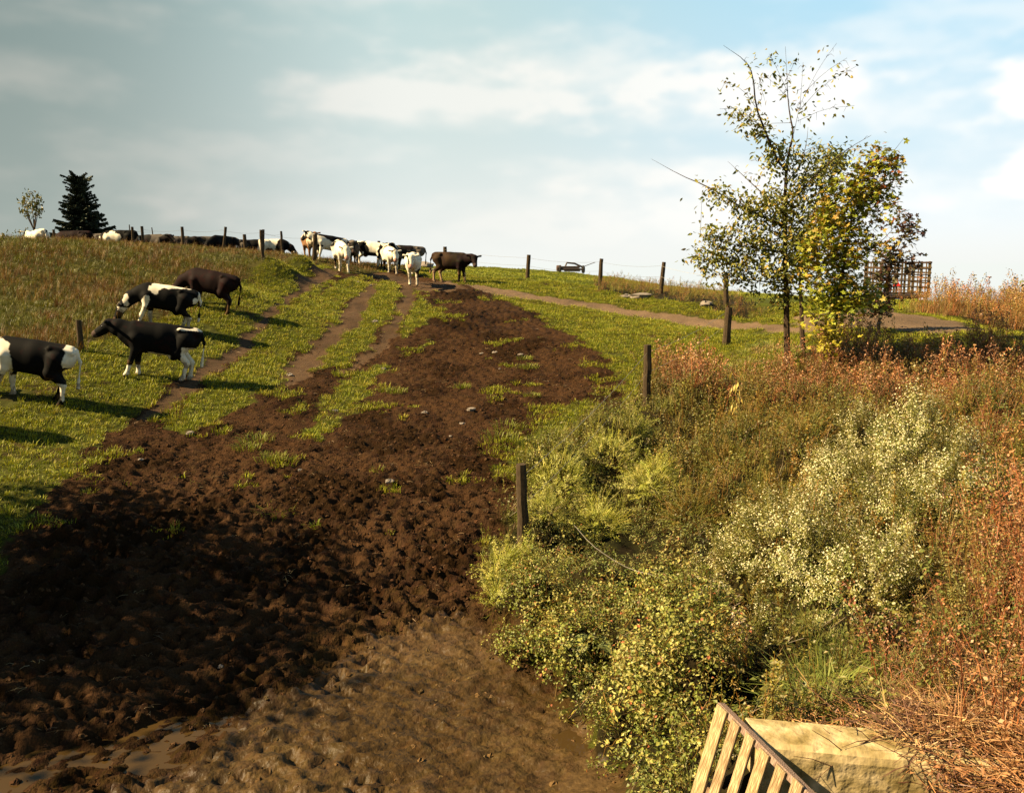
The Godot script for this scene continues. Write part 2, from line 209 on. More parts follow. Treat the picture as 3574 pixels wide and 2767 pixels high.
# ---------------------------------------------------------------- mesh buffer
class Buf:
	var v := PackedVector3Array()
	var c := PackedColorArray()
	var ix := PackedInt32Array()
	var col := Color(1, 1, 1)
	func tri(a: Vector3, b: Vector3, d: Vector3) -> void:
		var n := v.size()
		v.push_back(a); v.push_back(b); v.push_back(d)
		c.push_back(col); c.push_back(col); c.push_back(col)
		ix.push_back(n); ix.push_back(n + 1); ix.push_back(n + 2)
	func quad(a: Vector3, b: Vector3, d: Vector3, e: Vector3) -> void:
		var n := v.size()
		v.push_back(a); v.push_back(b); v.push_back(d); v.push_back(e)
		for i in 4: c.push_back(col)
		ix.push_back(n); ix.push_back(n + 1); ix.push_back(n + 2)
		ix.push_back(n); ix.push_back(n + 2); ix.push_back(n + 3)
	func box(at: Vector3, size: Vector3, turn := Basis.IDENTITY, chamfer := 0.0) -> void:
		# a box with its upright edges and rims cut off by the chamfer
		var h := size * 0.5
		var g := minf(chamfer, minf(h.x, minf(h.y, h.z)) * 0.6)
		if g <= 0.0:
			var p := []
			for i in 8:
				p.push_back(at + turn * Vector3(h.x if i & 1 else -h.x, h.y if i & 2 else -h.y, h.z if i & 4 else -h.z))
			quad(p[0], p[2], p[3], p[1]); quad(p[5], p[7], p[6], p[4]); quad(p[4], p[6], p[2], p[0])
			quad(p[1], p[3], p[7], p[5]); quad(p[2], p[6], p[7], p[3]); quad(p[4], p[0], p[1], p[5])
			return
		# along the longest axis: an octagon prism with tapered ends
		var ax := 0
		if h.y > h[ax]: ax = 1
		if h.z > h[ax]: ax = 2
		var a1 := (ax + 1) % 3
		var a2 := (ax + 2) % 3
		var rings := []
		for s in [[-1.0, 1.0], [-1.0, 0.0], [1.0, 0.0], [1.0, 1.0]]:
			var ring := []
			var w1: float = h[a1] - g * s[1]
			var w2: float = h[a2] - g * s[1]
			var l: float = s[0] * (h[ax] - (g if s[1] == 0.0 else 0.0))
			for q in [[1, -1, 1, 0], [1, 1, 1, 0], [1, 1, 0, 1], [-1, 1, 0, 1], [-1, 1, 1, 0], [-1, -1, 1, 0], [-1, -1, 0, 1], [1, -1, 0, 1]]:
				var e := Vector3.ZERO
				e[ax] = l
				e[a1] = q[0] * (w1 - (g if q[3] == 1 else 0.0))
				e[a2] = q[1] * (w2 - (g if q[2] == 1 else 0.0))
				ring.push_back(at + turn * e)
			rings.push_back(ring)
		for r in 3:
			for i in 8:
				var j := (i + 1) % 8
				quad(rings[r][i], rings[r + 1][i], rings[r + 1][j], rings[r][j])
		for i in range(1, 7):
			tri(rings[0][0], rings[0][i], rings[0][i + 1])
			tri(rings[3][0], rings[3][i + 1], rings[3][i])
	func tube(pts: Array, rad: Array, sides: int, closed := true) -> void:
		var rings := []
		for i in pts.size():
			var d: Vector3 = (pts[mini(i + 1, pts.size() - 1)] - pts[maxi(i - 1, 0)])
			d = d.normalized() if d.length() > 1e-6 else Vector3.UP
			var s := d.cross(Vector3(0.31, 0.2, 0.93)).normalized()
			var t := s.cross(d)
			var ring := []
			for k in sides:
				var an := TAU * k / sides
				ring.push_back(pts[i] + (s * cos(an) + t * sin(an)) * rad[i])
			rings.push_back(ring)
		for i in pts.size() - 1:
			for k in sides:
				var j := (k + 1) % sides
				quad(rings[i][k], rings[i + 1][k], rings[i + 1][j], rings[i][j])
		if closed and sides > 3:
			for k in range(1, sides - 1):
				tri(rings[0][0], rings[0][k], rings[0][k + 1])
				tri(rings[-1][0], rings[-1][k + 1], rings[-1][k])
	func mesh() -> ArrayMesh:
		var a := []
		a.resize(Mesh.ARRAY_MAX)
		a[Mesh.ARRAY_VERTEX] = v
		a[Mesh.ARRAY_COLOR] = c
		a[Mesh.ARRAY_INDEX] = ix
		var m := ArrayMesh.new()
		m.add_surface_from_arrays(Mesh.PRIMITIVE_TRIANGLES, a)
		return m

class Spots:
	var b := PackedFloat32Array()
	var n := 0
	func put(at: Vector3, t: Basis, col: Color) -> void:
		b.append_array(PackedFloat32Array([t.x.x, t.y.x, t.z.x, at.x, t.x.y, t.y.y, t.z.y, at.y, t.x.z, t.y.z, t.z.z, at.z, col.r, col.g, col.b, 1.0]))
		n += 1
	func stand(at: Vector3, yaw: float, tilt: float, to: float, s: float, sy: float, col: Color) -> void:
		var t := Basis(Vector3(cos(to), 0, sin(to)), tilt) * Basis(Vector3.UP, yaw)
		t.x *= s; t.y *= sy; t.z *= s
		put(at, t, col)

func copies(called: String, mesh: Mesh, m: Material, s: Spots, parent: Node = null) -> MultiMeshInstance3D:
	var mm := MultiMesh.new()
	mm.transform_format = MultiMesh.TRANSFORM_3D
	mm.use_colors = true
	mm.mesh = mesh
	mm.instance_count = s.n
	mm.buffer = s.b
	var o := MultiMeshInstance3D.new()
	o.multimesh = mm
	o.material_override = m
	if parent == null:
		o.name = numbered(called)
		add_child(o)
	else:
		o.name = called
		parent.add_child(o, true)
	o.set_meta("kind", "stuff")
	return o

# ---------------------------------------------------------------- land
func survey() -> void:
	var n: int = LAND_SPOTS.size() / 2
	var sx := PackedFloat32Array()
	var sz := PackedFloat32Array()
	var w := PackedFloat32Array(LAND_WEIGHTS)
	for i in n:
		sx.push_back(LAND_SPOTS[2 * i]); sz.push_back(LAND_SPOTS[2 * i + 1])
	var cx := 145
	var cz := 149
	var g := PackedFloat32Array()
	g.resize(cx * cz)
	for j in cz:
		var z := LZ0 + j
		for i in cx:
			var x := LX0 + i
			var h := w[n] + w[n + 1] * x + w[n + 2] * z
			for k in n:
				var dx := x - sx[k]
				var dz := z - sz[k]
				var r2 := dx * dx + dz * dz
				if r2 > 0.0:
					h += w[k] * 0.5 * r2 * log(r2)
			var brow := -z - 62.0 + (minf((x - 8.0) * 0.8, 12.0) if x > 8.0 else 0.0)
			h -= 0.002 * maxf(brow, 0.0) * maxf(brow, 0.0)
			g[j * cx + i] = h
	# halve the step with a smooth curve, first across, then along
	var wide := PackedFloat32Array()
	wide.resize(LNX * cz)
	for j in cz:
		for i in LNX:
			var a := i / 2
			if i % 2 == 0:
				wide[j * LNX + i] = g[j * cx + a]
			else:
				wide[j * LNX + i] = (9.0 * (g[j * cx + a] + g[j * cx + a + 1]) - g[j * cx + maxi(a - 1, 0)] - g[j * cx + mini(a + 2, cx - 1)]) / 16.0
	land.resize(LNX * LNZ)
	for j in LNZ:
		var a := j / 2
		for i in LNX:
			if j % 2 == 0:
				land[j * LNX + i] = wide[a * LNX + i]
			else:
				land[j * LNX + i] = (9.0 * (wide[a * LNX + i] + wide[(a + 1) * LNX + i]) - wide[maxi(a - 1, 0) * LNX + i] - wide[mini(a + 2, cz - 1) * LNX + i]) / 16.0

func H(x: float, z: float) -> float:
	var fx := clampf((x - LX0) * 2.0, 0.0, LNX - 1.001)
	var fz := clampf((z - LZ0) * 2.0, 0.0, LNZ - 1.001)
	var i := int(fx)
	var j := int(fz)
	fx -= i
	fz -= j
	var k := j * LNX + i
	return lerpf(lerpf(land[k], land[k + 1], fx), lerpf(land[k + LNX], land[k + LNX + 1], fx), fz)

var sheet_x: PackedFloat32Array
var sheet_z: PackedFloat32Array
var sheet_y: PackedFloat32Array

func S(x: float, z: float) -> float:   # the trodden surface itself
	var i := clampi(sheet_x.bsearch(x), 1, sheet_x.size() - 1)
	var lo := 0
	var hi := sheet_z.size() - 1
	while hi - lo > 1:
		var m := (lo + hi) / 2
		if sheet_z[m] > z: lo = m
		else: hi = m
	var u := (x - sheet_x[i - 1]) / (sheet_x[i] - sheet_x[i - 1])
	var v := (z - sheet_z[lo]) / (sheet_z[hi] - sheet_z[lo])
	var n := sheet_x.size()
	return lerpf(lerpf(sheet_y[lo * n + i - 1], sheet_y[lo * n + i], u), lerpf(sheet_y[hi * n + i - 1], sheet_y[hi * n + i], u), v)

func G(x: float, z: float) -> Vector3:
	return Vector3(x, S(x, z), z)

func map_covers() -> void:
	cover.resize(CNX * CNZ)
	for p in COVERS:
		var q: Array = p[1]
		var n: int = q.size() / 2
		var lo := 1e9
		var hi := -1e9
		for i in n:
			lo = minf(lo, q[2 * i + 1]); hi = maxf(hi, q[2 * i + 1])
		for j in range(maxi(0, int((lo - CZ0) / CS)), mini(CNZ, int((hi - CZ0) / CS) + 2)):
			var z := CZ0 + (j + 0.5) * CS
			var cut := []
			for i in n:
				var k := (i + 1) % n
				var z0: float = q[2 * i + 1]
				var z1: float = q[2 * k + 1]
				if (z0 > z) != (z1 > z):
					cut.push_back(q[2 * i] + (q[2 * k] - q[2 * i]) * (z - z0) / (z1 - z0))
			cut.sort()
			for s in range(0, cut.size() - 1, 2):
				for i in range(clampi(int((cut[s] - CX0) / CS), 0, CNX - 1), clampi(int((cut[s + 1] - CX0) / CS), 0, CNX - 1)):
					cover[j * CNX + i] = p[0]

func C(x: float, z: float) -> int:
	var i := int((x - CX0) / CS)
	var j := int((z - CZ0) / CS)
	if i < 0 or j < 0 or i >= CNX or j >= CNZ:
		return 0 if z > -50.0 else 6
	return cover[j * CNX + i]

func CW(x: float, z: float, by := 0.3) -> int:   # with an uneven edge
	return C(x + wobble.get_noise_2d(x, z) * by * 2.0, z + wobble.get_noise_2d(z + 71.0, x) * by * 2.0)

func seen(x: float, z: float, by := 2.0) -> bool:
	return z < -2.0 and absf(x) < -z * 0.6 + by

# ---------------------------------------------------------------- materials
func noise_texture(seed_: int, freq: float, lo: Color, hi: Color, size := 512, octaves := 5) -> NoiseTexture2D:
	var n := FastNoiseLite.new()
	n.seed = seed_
	n.frequency = freq
	n.fractal_octaves = octaves
	var t := NoiseTexture2D.new()
	t.width = size
	t.height = size
	t.seamless = true
	t.noise = n
	var g := Gradient.new()
	g.set_color(0, lo)
	g.set_color(1, hi)
	t.color_ramp = g
	return t

func plain(called: String, rough: float, back := 0.0, spec := 0.4) -> StandardMaterial3D:
	var m := StandardMaterial3D.new()
	m.resource_name = called
	m.vertex_color_use_as_albedo = true
	m.roughness = rough
	m.metallic_specular = spec
	m.cull_mode = BaseMaterial3D.CULL_DISABLED
	if back > 0.0:
		m.backlight_enabled = true
		m.backlight = Color(back, back, back * 0.7)
	return m

func textured(called: String, rough: float, tex: Texture2D, scale: float, spec := 0.4, relief: Texture2D = null, deep := 0.0) -> StandardMaterial3D:
	var m := plain(called, rough, 0.0, spec)
	m.albedo_texture = tex
	m.uv1_triplanar = true
	m.uv1_world_triplanar = true
	m.uv1_scale = Vector3.ONE * scale
	if relief:
		m.heightmap_enabled = true
		m.heightmap_texture = relief
		m.heightmap_scale = deep
	return m

func lin(r: float, g: float, b: float) -> Color:
	return Color(r, g, b)

func vary(c: Color, by: float) -> Color:
	var k := 1.0 + rng.randf_range(-by, by)
	return Color(c.r * k * (1.0 + rng.randf_range(-by, by) * 0.35), c.g * k, c.b * k * (1.0 + rng.randf_range(-by, by) * 0.35))

# ---------------------------------------------------------------- sky
# soft clouds that can be told apart: [bearing, height in degrees, half width, half height, weight]
const CLOUDS = [[-4.0, 10.0, 10.0, 2.3, 0.85], [5.0, 11.2, 11.0, 2.6, 0.9], [13.0, 9.6, 9.0, 2.4, 0.75], [-9.0, 10.2, 5.0, 1.5, 0.5], [22.0, 8.6, 8.0, 2.2, 0.6], [12.0, 5.3, 12.0, 1.2, 0.6], [-27.5, 9.9, 5.0, 1.4, 0.6], [-31.0, 9.2, 3.0, 1.0, 0.5],
	[29.5, 9.3, 2.6, 2.2, 1.1], [29.6, 4.6, 2.1, 1.6, 1.3], [3.0, 3.0, 20.0, 1.6, 0.5], [4.5, 1.6, 4.0, 0.8, 0.5], [-14.0, 3.4, 9.0, 1.1, 0.4], [60.0, 8.0, 14.0, 3.0, 0.8], [100.0, 13.0, 20.0, 4.0, 0.8], [150.0, 9.0, 16.0, 3.0, 0.8], [-70.0, 12.0, 12.0, 3.0, 0.6], [-110.0, 8.0, 15.0, 3.0, 0.7], [-155.0, 14.0, 18.0, 4.0, 0.7]]
var billow := FastNoiseLite.new()

func sky_color(az: float, el: float) -> Color:
	var e := clampf(el / 17.0, 0.0, 1.0)
	var right := smoothstep(-40.0, 34.0, az) if az > -130.0 else 0.0
	if az > 60.0:
		right = 1.0 - smoothstep(90.0, 180.0, az) * 0.9
	var mid := smoothstep(0.0, 0.46, right)
	var far := smoothstep(0.45, 1.0, right)
	var clear_low := Color(0.36, 0.42, 0.38).lerp(Color(0.84, 0.87, 0.83), mid).lerp(Color(0.90, 0.96, 0.97), far)
	var clear_high := Color(0.17, 0.26, 0.26).lerp(Color(0.48, 0.68, 0.69), mid).lerp(Color(0.34, 0.72, 0.95), far)
	var c := clear_low.lerp(clear_high, pow(e, 0.8))
	if el > 17.0:
		c = c.lerp(Color(0.07, 0.15, 0.32), smoothstep(15.0, 60.0, el) * 0.9)
	var white := Color(0.52, 0.52, 0.47).lerp(Color(0.91, 0.92, 0.87), mid).lerp(Color(1.08, 1.07, 1.04), far)
	var x := az * cos(deg_to_rad(el))
	var warp := billow.get_noise_2d(x * 1.3 + 300.0, el * 3.0)
	var fine := billow.get_noise_2d(x * 4.0 + 40.0, el * 11.0)
	var amount := 0.0
	for k in CLOUDS:
		var dx: float = wrapf(az - k[0], -180.0, 180.0) / k[2]
		if absf(dx) > 1.8: continue
		var dy: float = (el - k[1]) / k[3]
		var d := 1.0 - sqrt(dx * dx + dy * dy * (1.3 if dy < 0.0 else 1.0)) + warp * 0.55 + fine * 0.4
		amount += smoothstep(-0.3, 0.95, d) * k[4] * (0.9 if k[0] < 25.0 else 1.5)
	var veil := billow.get_noise_2d(x * 0.5 - 90.0, el * 2.6 + 17.0) + fine * 0.35
	amount += smoothstep(-0.1, 0.7, veil) * 0.45 * (1.0 - 0.5 * smoothstep(30.0, 80.0, el))
	amount += (1.0 - smoothstep(0.0, 9.0, el)) * 0.42 * smoothstep(0.15, 0.7, right) + 0.14 * (1.0 - smoothstep(14.0, 40.0, el))
	c = c.lerp(white, clampf(amount * 0.9, 0.0, 0.96))
	return c.lerp(Color(0.92, 0.94, 0.90), (1.0 - smoothstep(-0.5, 3.0, el)) * smoothstep(-25.0, 5.0, az) * (1.0 - smoothstep(60.0, 100.0, az)))

func make_sky() -> Sky:
	billow.seed = 11
	billow.frequency = 0.06
	billow.fractal_octaves = 5
	var im := Image.create(1024, 512, false, Image.FORMAT_RGBF)
	var low := Color(0.92, 0.94, 0.90)          # distant haze under the horizon
	im.fill(Color(low.r / EXPOSURE, low.g / EXPOSURE, low.b / EXPOSURE))
	for j in 258:
		var el := 90.0 - (j + 0.5) / 512.0 * 180.0
		for i in 1024:
			var c := sky_color(wrapf((i + 0.5) / 1024.0 * 360.0, -180.0, 180.0), el) / EXPOSURE
			im.set_pixel(i, j, c)
	im.resize(2048, 1024, Image.INTERPOLATE_CUBIC)
	for j in range(400, 514):
		var el := 90.0 - (j + 0.5) / 1024.0 * 180.0
		for i in range(-225, 225):
			im.set_pixel(posmod(i, 2048), j, sky_color((i + 0.5) / 2048.0 * 360.0, el) / EXPOSURE)
	var p := PanoramaSkyMaterial.new()
	p.panorama = ImageTexture.create_from_image(im)
	var s := Sky.new()
	s.sky_material = p
	return s

func make_camera_and_light() -> void:
	var cam := Camera3D.new()
	cam.name = "camera"
	cam.fov = 48.0
	cam.near = 0.1
	cam.far = 2000.0
	add_child(cam)
	cam.position = Vector3(0, CAMERA_HEIGHT, 0)
	cam.rotation_degrees = Vector3(-8.5, 0, 0)
	cam.current = true
	var e := Environment.new()
	e.background_mode = Environment.BG_SKY
	e.sky = make_sky()
	e.tonemap_mode = Environment.TONE_MAPPER_LINEAR
	e.tonemap_exposure = EXPOSURE
	e.sdfgi_enabled = true
	e.ssao_enabled = true
	e.ssil_enabled = true
	var w := WorldEnvironment.new()
	w.environment = e
	w.name = "environment"
	add_child(w)
	var sun := DirectionalLight3D.new()
	sun.name = "sun"
	sun.light_energy = 1.6
	sun.light_angular_distance = 0.5
	sun.light_color = Color(1.0, 0.885, 0.69)
	sun.shadow_enabled = true
	add_child(sun)
	sun.look_at_from_position(SUN_FROM * 100.0, Vector3.ZERO)

# ---------------------------------------------------------------- ground sheet
func lines(parts: Array) -> PackedFloat32Array:
	var o := PackedFloat32Array()
	for p in parts:
		var n := int(round(absf(p[1] - p[0]) / p[2]))
		for i in n: o.push_back(lerpf(p[0], p[1], float(i) / n))
	o.push_back(parts[-1][1])
	return o

func make_ground() -> void:
	var xs := lines([[-420, -120, 30], [-120, -40, 4], [-40, -18, 0.4], [-18, -10.5, 0.12], [-10.5, 3.5, 0.05], [3.5, 13, 0.12], [13, 36, 0.4], [36, 120, 4], [120, 420, 30]])
	var zs := lines([[60, 4, 8], [4, -4, 0.5], [-4, -7, 0.12], [-7, -17.5, 0.05], [-17.5, -28, 0.08], [-28, -46, 0.16], [-46, -70, 0.5], [-70, -134, 4], [-134, -420, 30]])
	var nx := xs.size()
	var nz := zs.size()
	var hole := FastNoiseLite.new()
	hole.noise_type = FastNoiseLite.TYPE_CELLULAR
	hole.cellular_return_type = FastNoiseLite.RETURN_DISTANCE
	hole.cellular_distance_function = FastNoiseLite.DISTANCE_EUCLIDEAN
	hole.fractal_type = FastNoiseLite.FRACTAL_NONE
	hole.frequency = 5.2
	hole.seed = 5
	var clod: FastNoiseLite = hole.duplicate()
	clod.frequency = 9.5
	clod.seed = 9
	var crumb: FastNoiseLite = hole.duplicate()
	crumb.frequency = 14.0
	crumb.seed = 14
	var bump := FastNoiseLite.new()
	bump.frequency = 0.42
	bump.fractal_octaves = 3
	bump.seed = 15
	var rough := FastNoiseLite.new()
	rough.frequency = 2.2
	rough.fractal_octaves = 6
	rough.fractal_gain = 0.68
	rough.seed = 21
	var streak := FastNoiseLite.new()
	streak.frequency = 1.0
	streak.fractal_octaves = 4
	streak.fractal_gain = 0.6
	streak.seed = 33
	var tone := FastNoiseLite.new()
	tone.frequency = 0.35
	tone.fractal_octaves = 6
	tone.fractal_gain = 0.65
	tone.seed = 77
	var y := PackedFloat32Array()
	var zone := PackedByteArray()
	y.resize(nx * nz)
	zone.resize(nx * nz)
	var cols := PackedColorArray()
	cols.resize(nx * nz)
	for j in nz:
		var z := zs[j]
		for i in nx:
			var x := xs[i]
			var k := j * nx + i
			var h := H(x, z)
			if absf(x) > 72.0: h -= (absf(x) - 72.0) * 0.12
			if z < -134.0: h -= (-134.0 - z) * 0.1
			if not seen(x, z, 4.0) or z < -70.0:
				y[k] = h
				cols[k] = Color(0.05, 0.06, 0.012)
				zone[k] = 0 if z < -70.0 or x > 0.0 or x < -16.0 or z > -5.0 else 1
				continue
			var c := CW(x, z, 0.16)
			var mud := 0.0
			var wet := 0.0
			for s in 8:
				var far := 0.2 if s < 4 else 0.55
				var q := CW(x + (far if s & 1 else -far), z + (far if s & 2 else -far), 0.25)
				if q == 1: mud += 0.125
				elif q == 2: wet += 0.125
			var t := tone.get_noise_2d(x, z)
			var r := rough.get_noise_2d(x, z)
			var d := r * 0.045
			var col := Color(0.045, 0.055, 0.012) * (1.0 + 0.5 * t)
			if mud + wet > 0.0:
				var deep := clampf((z + 19.0) / 8.0, 0.2, 1.0)          # lower down the hooves sink further
				var f := hole.get_noise_2d(x + r * 0.15, z + t * 0.1) + 1.0
				var pit := 1.0 - smoothstep(0.16, 0.42, f)
				var lump: float = 1.0 - (clod.get_noise_2d(x, z) + 1.0)
				var bit: float = 1.0 - (crumb.get_noise_2d(x, z) + 1.0)
				d += mud * ((lump * lump * 0.085 + bit * 0.04 + r * 0.06) * (0.6 + 0.4 * deep) * (0.95 + 1.1 * t) - pit * 0.15 * deep + 0.02)
				var sx := x * 0.83 + z * 0.56
				var sz := -x * 0.56 + z * 0.83
				var st := streak.get_noise_2d(sx * 0.9, sz * 5.0)
				var gate := smoothstep(-0.15, 0.35, tone.get_noise_2d(x * 0.6 + 50.0, z * 0.6))
				d += wet * (-0.01 + st * 0.062 + lump * 0.014 + bit * 0.010 - pit * 0.07 * gate + r * 0.022)
			match c:
				1, 2:
					var dry := Color(0.056, 0.030, 0.0145).lerp(Color(0.025, 0.013, 0.0065), smoothstep(-0.25, 0.3, t))
					var slick := Color(0.074, 0.046, 0.017).lerp(Color(0.05, 0.03, 0.011), smoothstep(-0.3, 0.4, t))
					col = dry.lerp(slick, clampf(wet / maxf(mud + wet, 0.01) + r * 0.5 * (1.0 if wet > 0.0 and mud > 0.0 else 0.0), 0.0, 1.0))
				3:
					col = Color(0.085, 0.052, 0.028) * (1.0 + 0.5 * t)
					d = d * 0.5 - 0.03
				4: 
					col = Color(0.19, 0.13, 0.08) * (1.0 + 0.45 * t)
					d *= 0.5
				5: col = Color(0.06, 0.055, 0.014) * (1.0 + 0.4 * t)
				6: col = Color(0.075, 0.09, 0.011) * (1.0 + 0.3 * t)
				0: col = Color(0.055, 0.06, 0.009).lerp(Color(0.055, 0.037, 0.015), smoothstep(0.15, 0.45, t))
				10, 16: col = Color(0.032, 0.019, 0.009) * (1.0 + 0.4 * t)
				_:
					if c > 6: col = Color(0.02, 0.017, 0.007) * (1.0 + 0.4 * t)  # soil under the weeds, darkened to deepen the shaded gaps between clumps
			if x > 1.5 and x < 3.9 and z > -5.9 - (x - 1.72) * -0.15 and z < -3.0: h = minf(h, lerpf(0.95, h, smoothstep(3.3, 3.9, x)))     # dug out in front of the wall
			if c == 5 or (c >= 10 and c < 17) or z < -28.0: 
				d += bump.get_noise_2d(x, z) * (0.35 if c >= 10 and c < 17 else 0.12)
				for q in HUMMOCKS:
					var e: float = Vector2(x - q[0], z - q[1]).length_squared() / (q[2] * q[2])
					if e < 3.0: d += q[3] * exp(-1.6 * e)
			for q in PUDDLES:
				var e := 0.0
				var to := Vector2(q[2] - q[0], q[3] - q[1])
				var at := Vector2(x - q[0], z - q[1])
				if absf(at.x) > 6.0 or absf(at.y) > 5.0: continue
				e = (at - to * clampf(at.dot(to) / maxf(to.length_squared(), 0.01), 0.0, 1.0)).length() / q[4] + wobble.get_noise_2d(x * 0.9, z * 0.9) * 0.9
				var inside := 1.0 - smoothstep(0.35, 1.25, e)
				d = d * (1.0 - 0.45 * inside) - 0.11 * inside * minf(1.0, q[4] * 2.2)
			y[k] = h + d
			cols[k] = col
			zone[k] = c if c <= 4 else 0
	sheet_x = xs
	sheet_z = zs
	sheet_y = y
	# one sheet, cut into what it is covered with
	var normal := PackedVector3Array()
	normal.resize(nx * nz)
	for j in nz:
		for i in nx:
			var i0 := maxi(i - 1, 0)
			var i1 := mini(i + 1, nx - 1)
			var j0 := maxi(j - 1, 0)
			var j1 := mini(j + 1, nz - 1)
			normal[j * nx + i] = Vector3(-(y[j * nx + i1] - y[j * nx + i0]) / (xs[i1] - xs[i0]), 1.0, -(y[j1 * nx + i] - y[j0 * nx + i]) / (zs[j1] - zs[j0])).normalized()
	var names := ["ground", "churned_mud", "wet_mud", "wheel_track", "gravel_road"]
	var labels := ["grassy hillside ground under pasture and weeds", "dark churned mud of the cow lane full of hoof holes", "smeared light brown wet mud at foot of lane", "pale trodden wheel tracks running up the lane", "pale gravel farm road crossing the hill"]
	var cats := ["ground", "mud", "wet mud", "track", "gravel road"]
	var mats := [M.soil, M.mud, M.wet_mud, M.track, M.gravel]
	for s in 5:
		var to := PackedInt32Array()
		to.resize(nx * nz)
		to.fill(-1)
		var v := PackedVector3Array()
		var n := PackedVector3Array()
		var c := PackedColorArray()
		var ix := PackedInt32Array()
		for j in nz - 1:
			for i in nx - 1:
				var k := j * nx + i
				if zone[k] != s: continue
				for q in [k, k + 1, k + nx, k + nx + 1]:
					if to[q] < 0:
						to[q] = v.size()
						v.push_back(Vector3(xs[q % nx], y[q], zs[q / nx]))
						n.push_back(normal[q])
						c.push_back(cols[q])
				var a := to[k]
				var b := to[k + 1]
				var d := to[k + nx]
				var e := to[k + nx + 1]
				# rows run towards -z
				ix.append_array(PackedInt32Array([a, d, e, a, e, b]))
		if v.is_empty(): continue
		var arr := []
		arr.resize(Mesh.ARRAY_MAX)
		arr[Mesh.ARRAY_VERTEX] = v
		arr[Mesh.ARRAY_NORMAL] = n
		arr[Mesh.ARRAY_COLOR] = c
		arr[Mesh.ARRAY_INDEX] = ix
		var m := ArrayMesh.new()
		m.add_surface_from_arrays(Mesh.PRIMITIVE_TRIANGLES, arr)
		tag(mesh_node(names[s], m, mats[s]), labels[s], cats[s], "", "structure")

func make_puddles() -> void:
	# still, muddy water; the mud that stands above it gives it its shore
	for p in PUDDLES:
		var b := Buf.new()
		b.col = Color(1, 1, 1)
		var from := Vector3(p[0], 0, p[1])
		var to := Vector3(p[2], 0, p[3])
		var mid := (from + to) * 0.5
		var low := []
		for i in 40:
			var q: Vector3 = from.lerp(to, i / 39.0) + Vector3(sin(i * 2.4), 0, cos(i * 3.1)) * p[4] * 0.45
			low.push_back(S(q.x, q.z))
		low.sort()
		var dir := (to - from).normalized() if from.distance_to(to) > 0.05 else Vector3.RIGHT
		var rim := []
		for i in 32:
			var a := TAU * i / 32.0
			var out: Vector3 = (dir * cos(a) + dir.cross(Vector3.UP) * sin(a)) * p[4] * 1.75
			rim.push_back((to if cos(a) > 0.0 else from) - mid + out)
		for i in 32: b.tri(Vector3.ZERO, rim[i], rim[(i + 1) % 32])
		var o := mesh_node("puddle", b.mesh(), M.water)
		o.position = Vector3(mid.x, low[int(40 * p[5])], mid.z)
		tag(o, p[6], "puddle", "", "structure")

# ---------------------------------------------------------------- plant shapes
func blades(seed_: int, n: int, h: float, w: float, spread: float, bend: float, uneven := 0.25) -> ArrayMesh:
	rng.seed = seed_
	var b := Buf.new()
	for i in n:
		var an := rng.randf() * TAU
		var r := sqrt(rng.randf()) * spread
		var p := Vector3(cos(an) * r, -0.02, sin(an) * r)
		var to := an + rng.randf_range(-0.9, 0.9)
		var d := Vector3(cos(to), 0, sin(to))
		var s := Vector3(-d.z, 0, d.x) * w * 0.5
		var l := h * rng.randf_range(0.55, 1.1)
		var q := rng.randf_range(0.3, 1.0) * bend
		var m := p + Vector3.UP * l * 0.55 + d * l * q * 0.3
		var t := p + Vector3.UP * l * (1.0 - 0.35 * q) + d * l * q
		b.col = vary(Color(1, 1, 1), uneven)
		b.quad(p - s, m - s * 0.8, m + s * 0.8, p + s)
		b.tri(m - s * 0.8, t, m + s * 0.8)
	return b.mesh()

func leaf_on(b: Buf, at: Vector3, dir: Vector3, l: float, w: float) -> void:
	# a folded, pointed leaf
	var side := dir.cross(Vector3.UP)
	side = (side if side.length() > 0.05 else Vector3.RIGHT).normalized().rotated(dir.normalized(), rng.randf_range(-0.7, 0.7))
	var up := side.cross(dir).normalized()
	var m1 := at + dir * l * 0.45 - up * l * 0.06
	var t := at + dir * l - up * l * 0.18
	b.tri(at, m1 + side * w * 0.5 + up * w * 0.18, m1)
	b.tri(at, m1, m1 - side * w * 0.5 + up * w * 0.18)
	b.tri(m1, m1 + side * w * 0.5 + up * w * 0.18, t)
	b.tri(m1, t, m1 - side * w * 0.5 + up * w * 0.18)

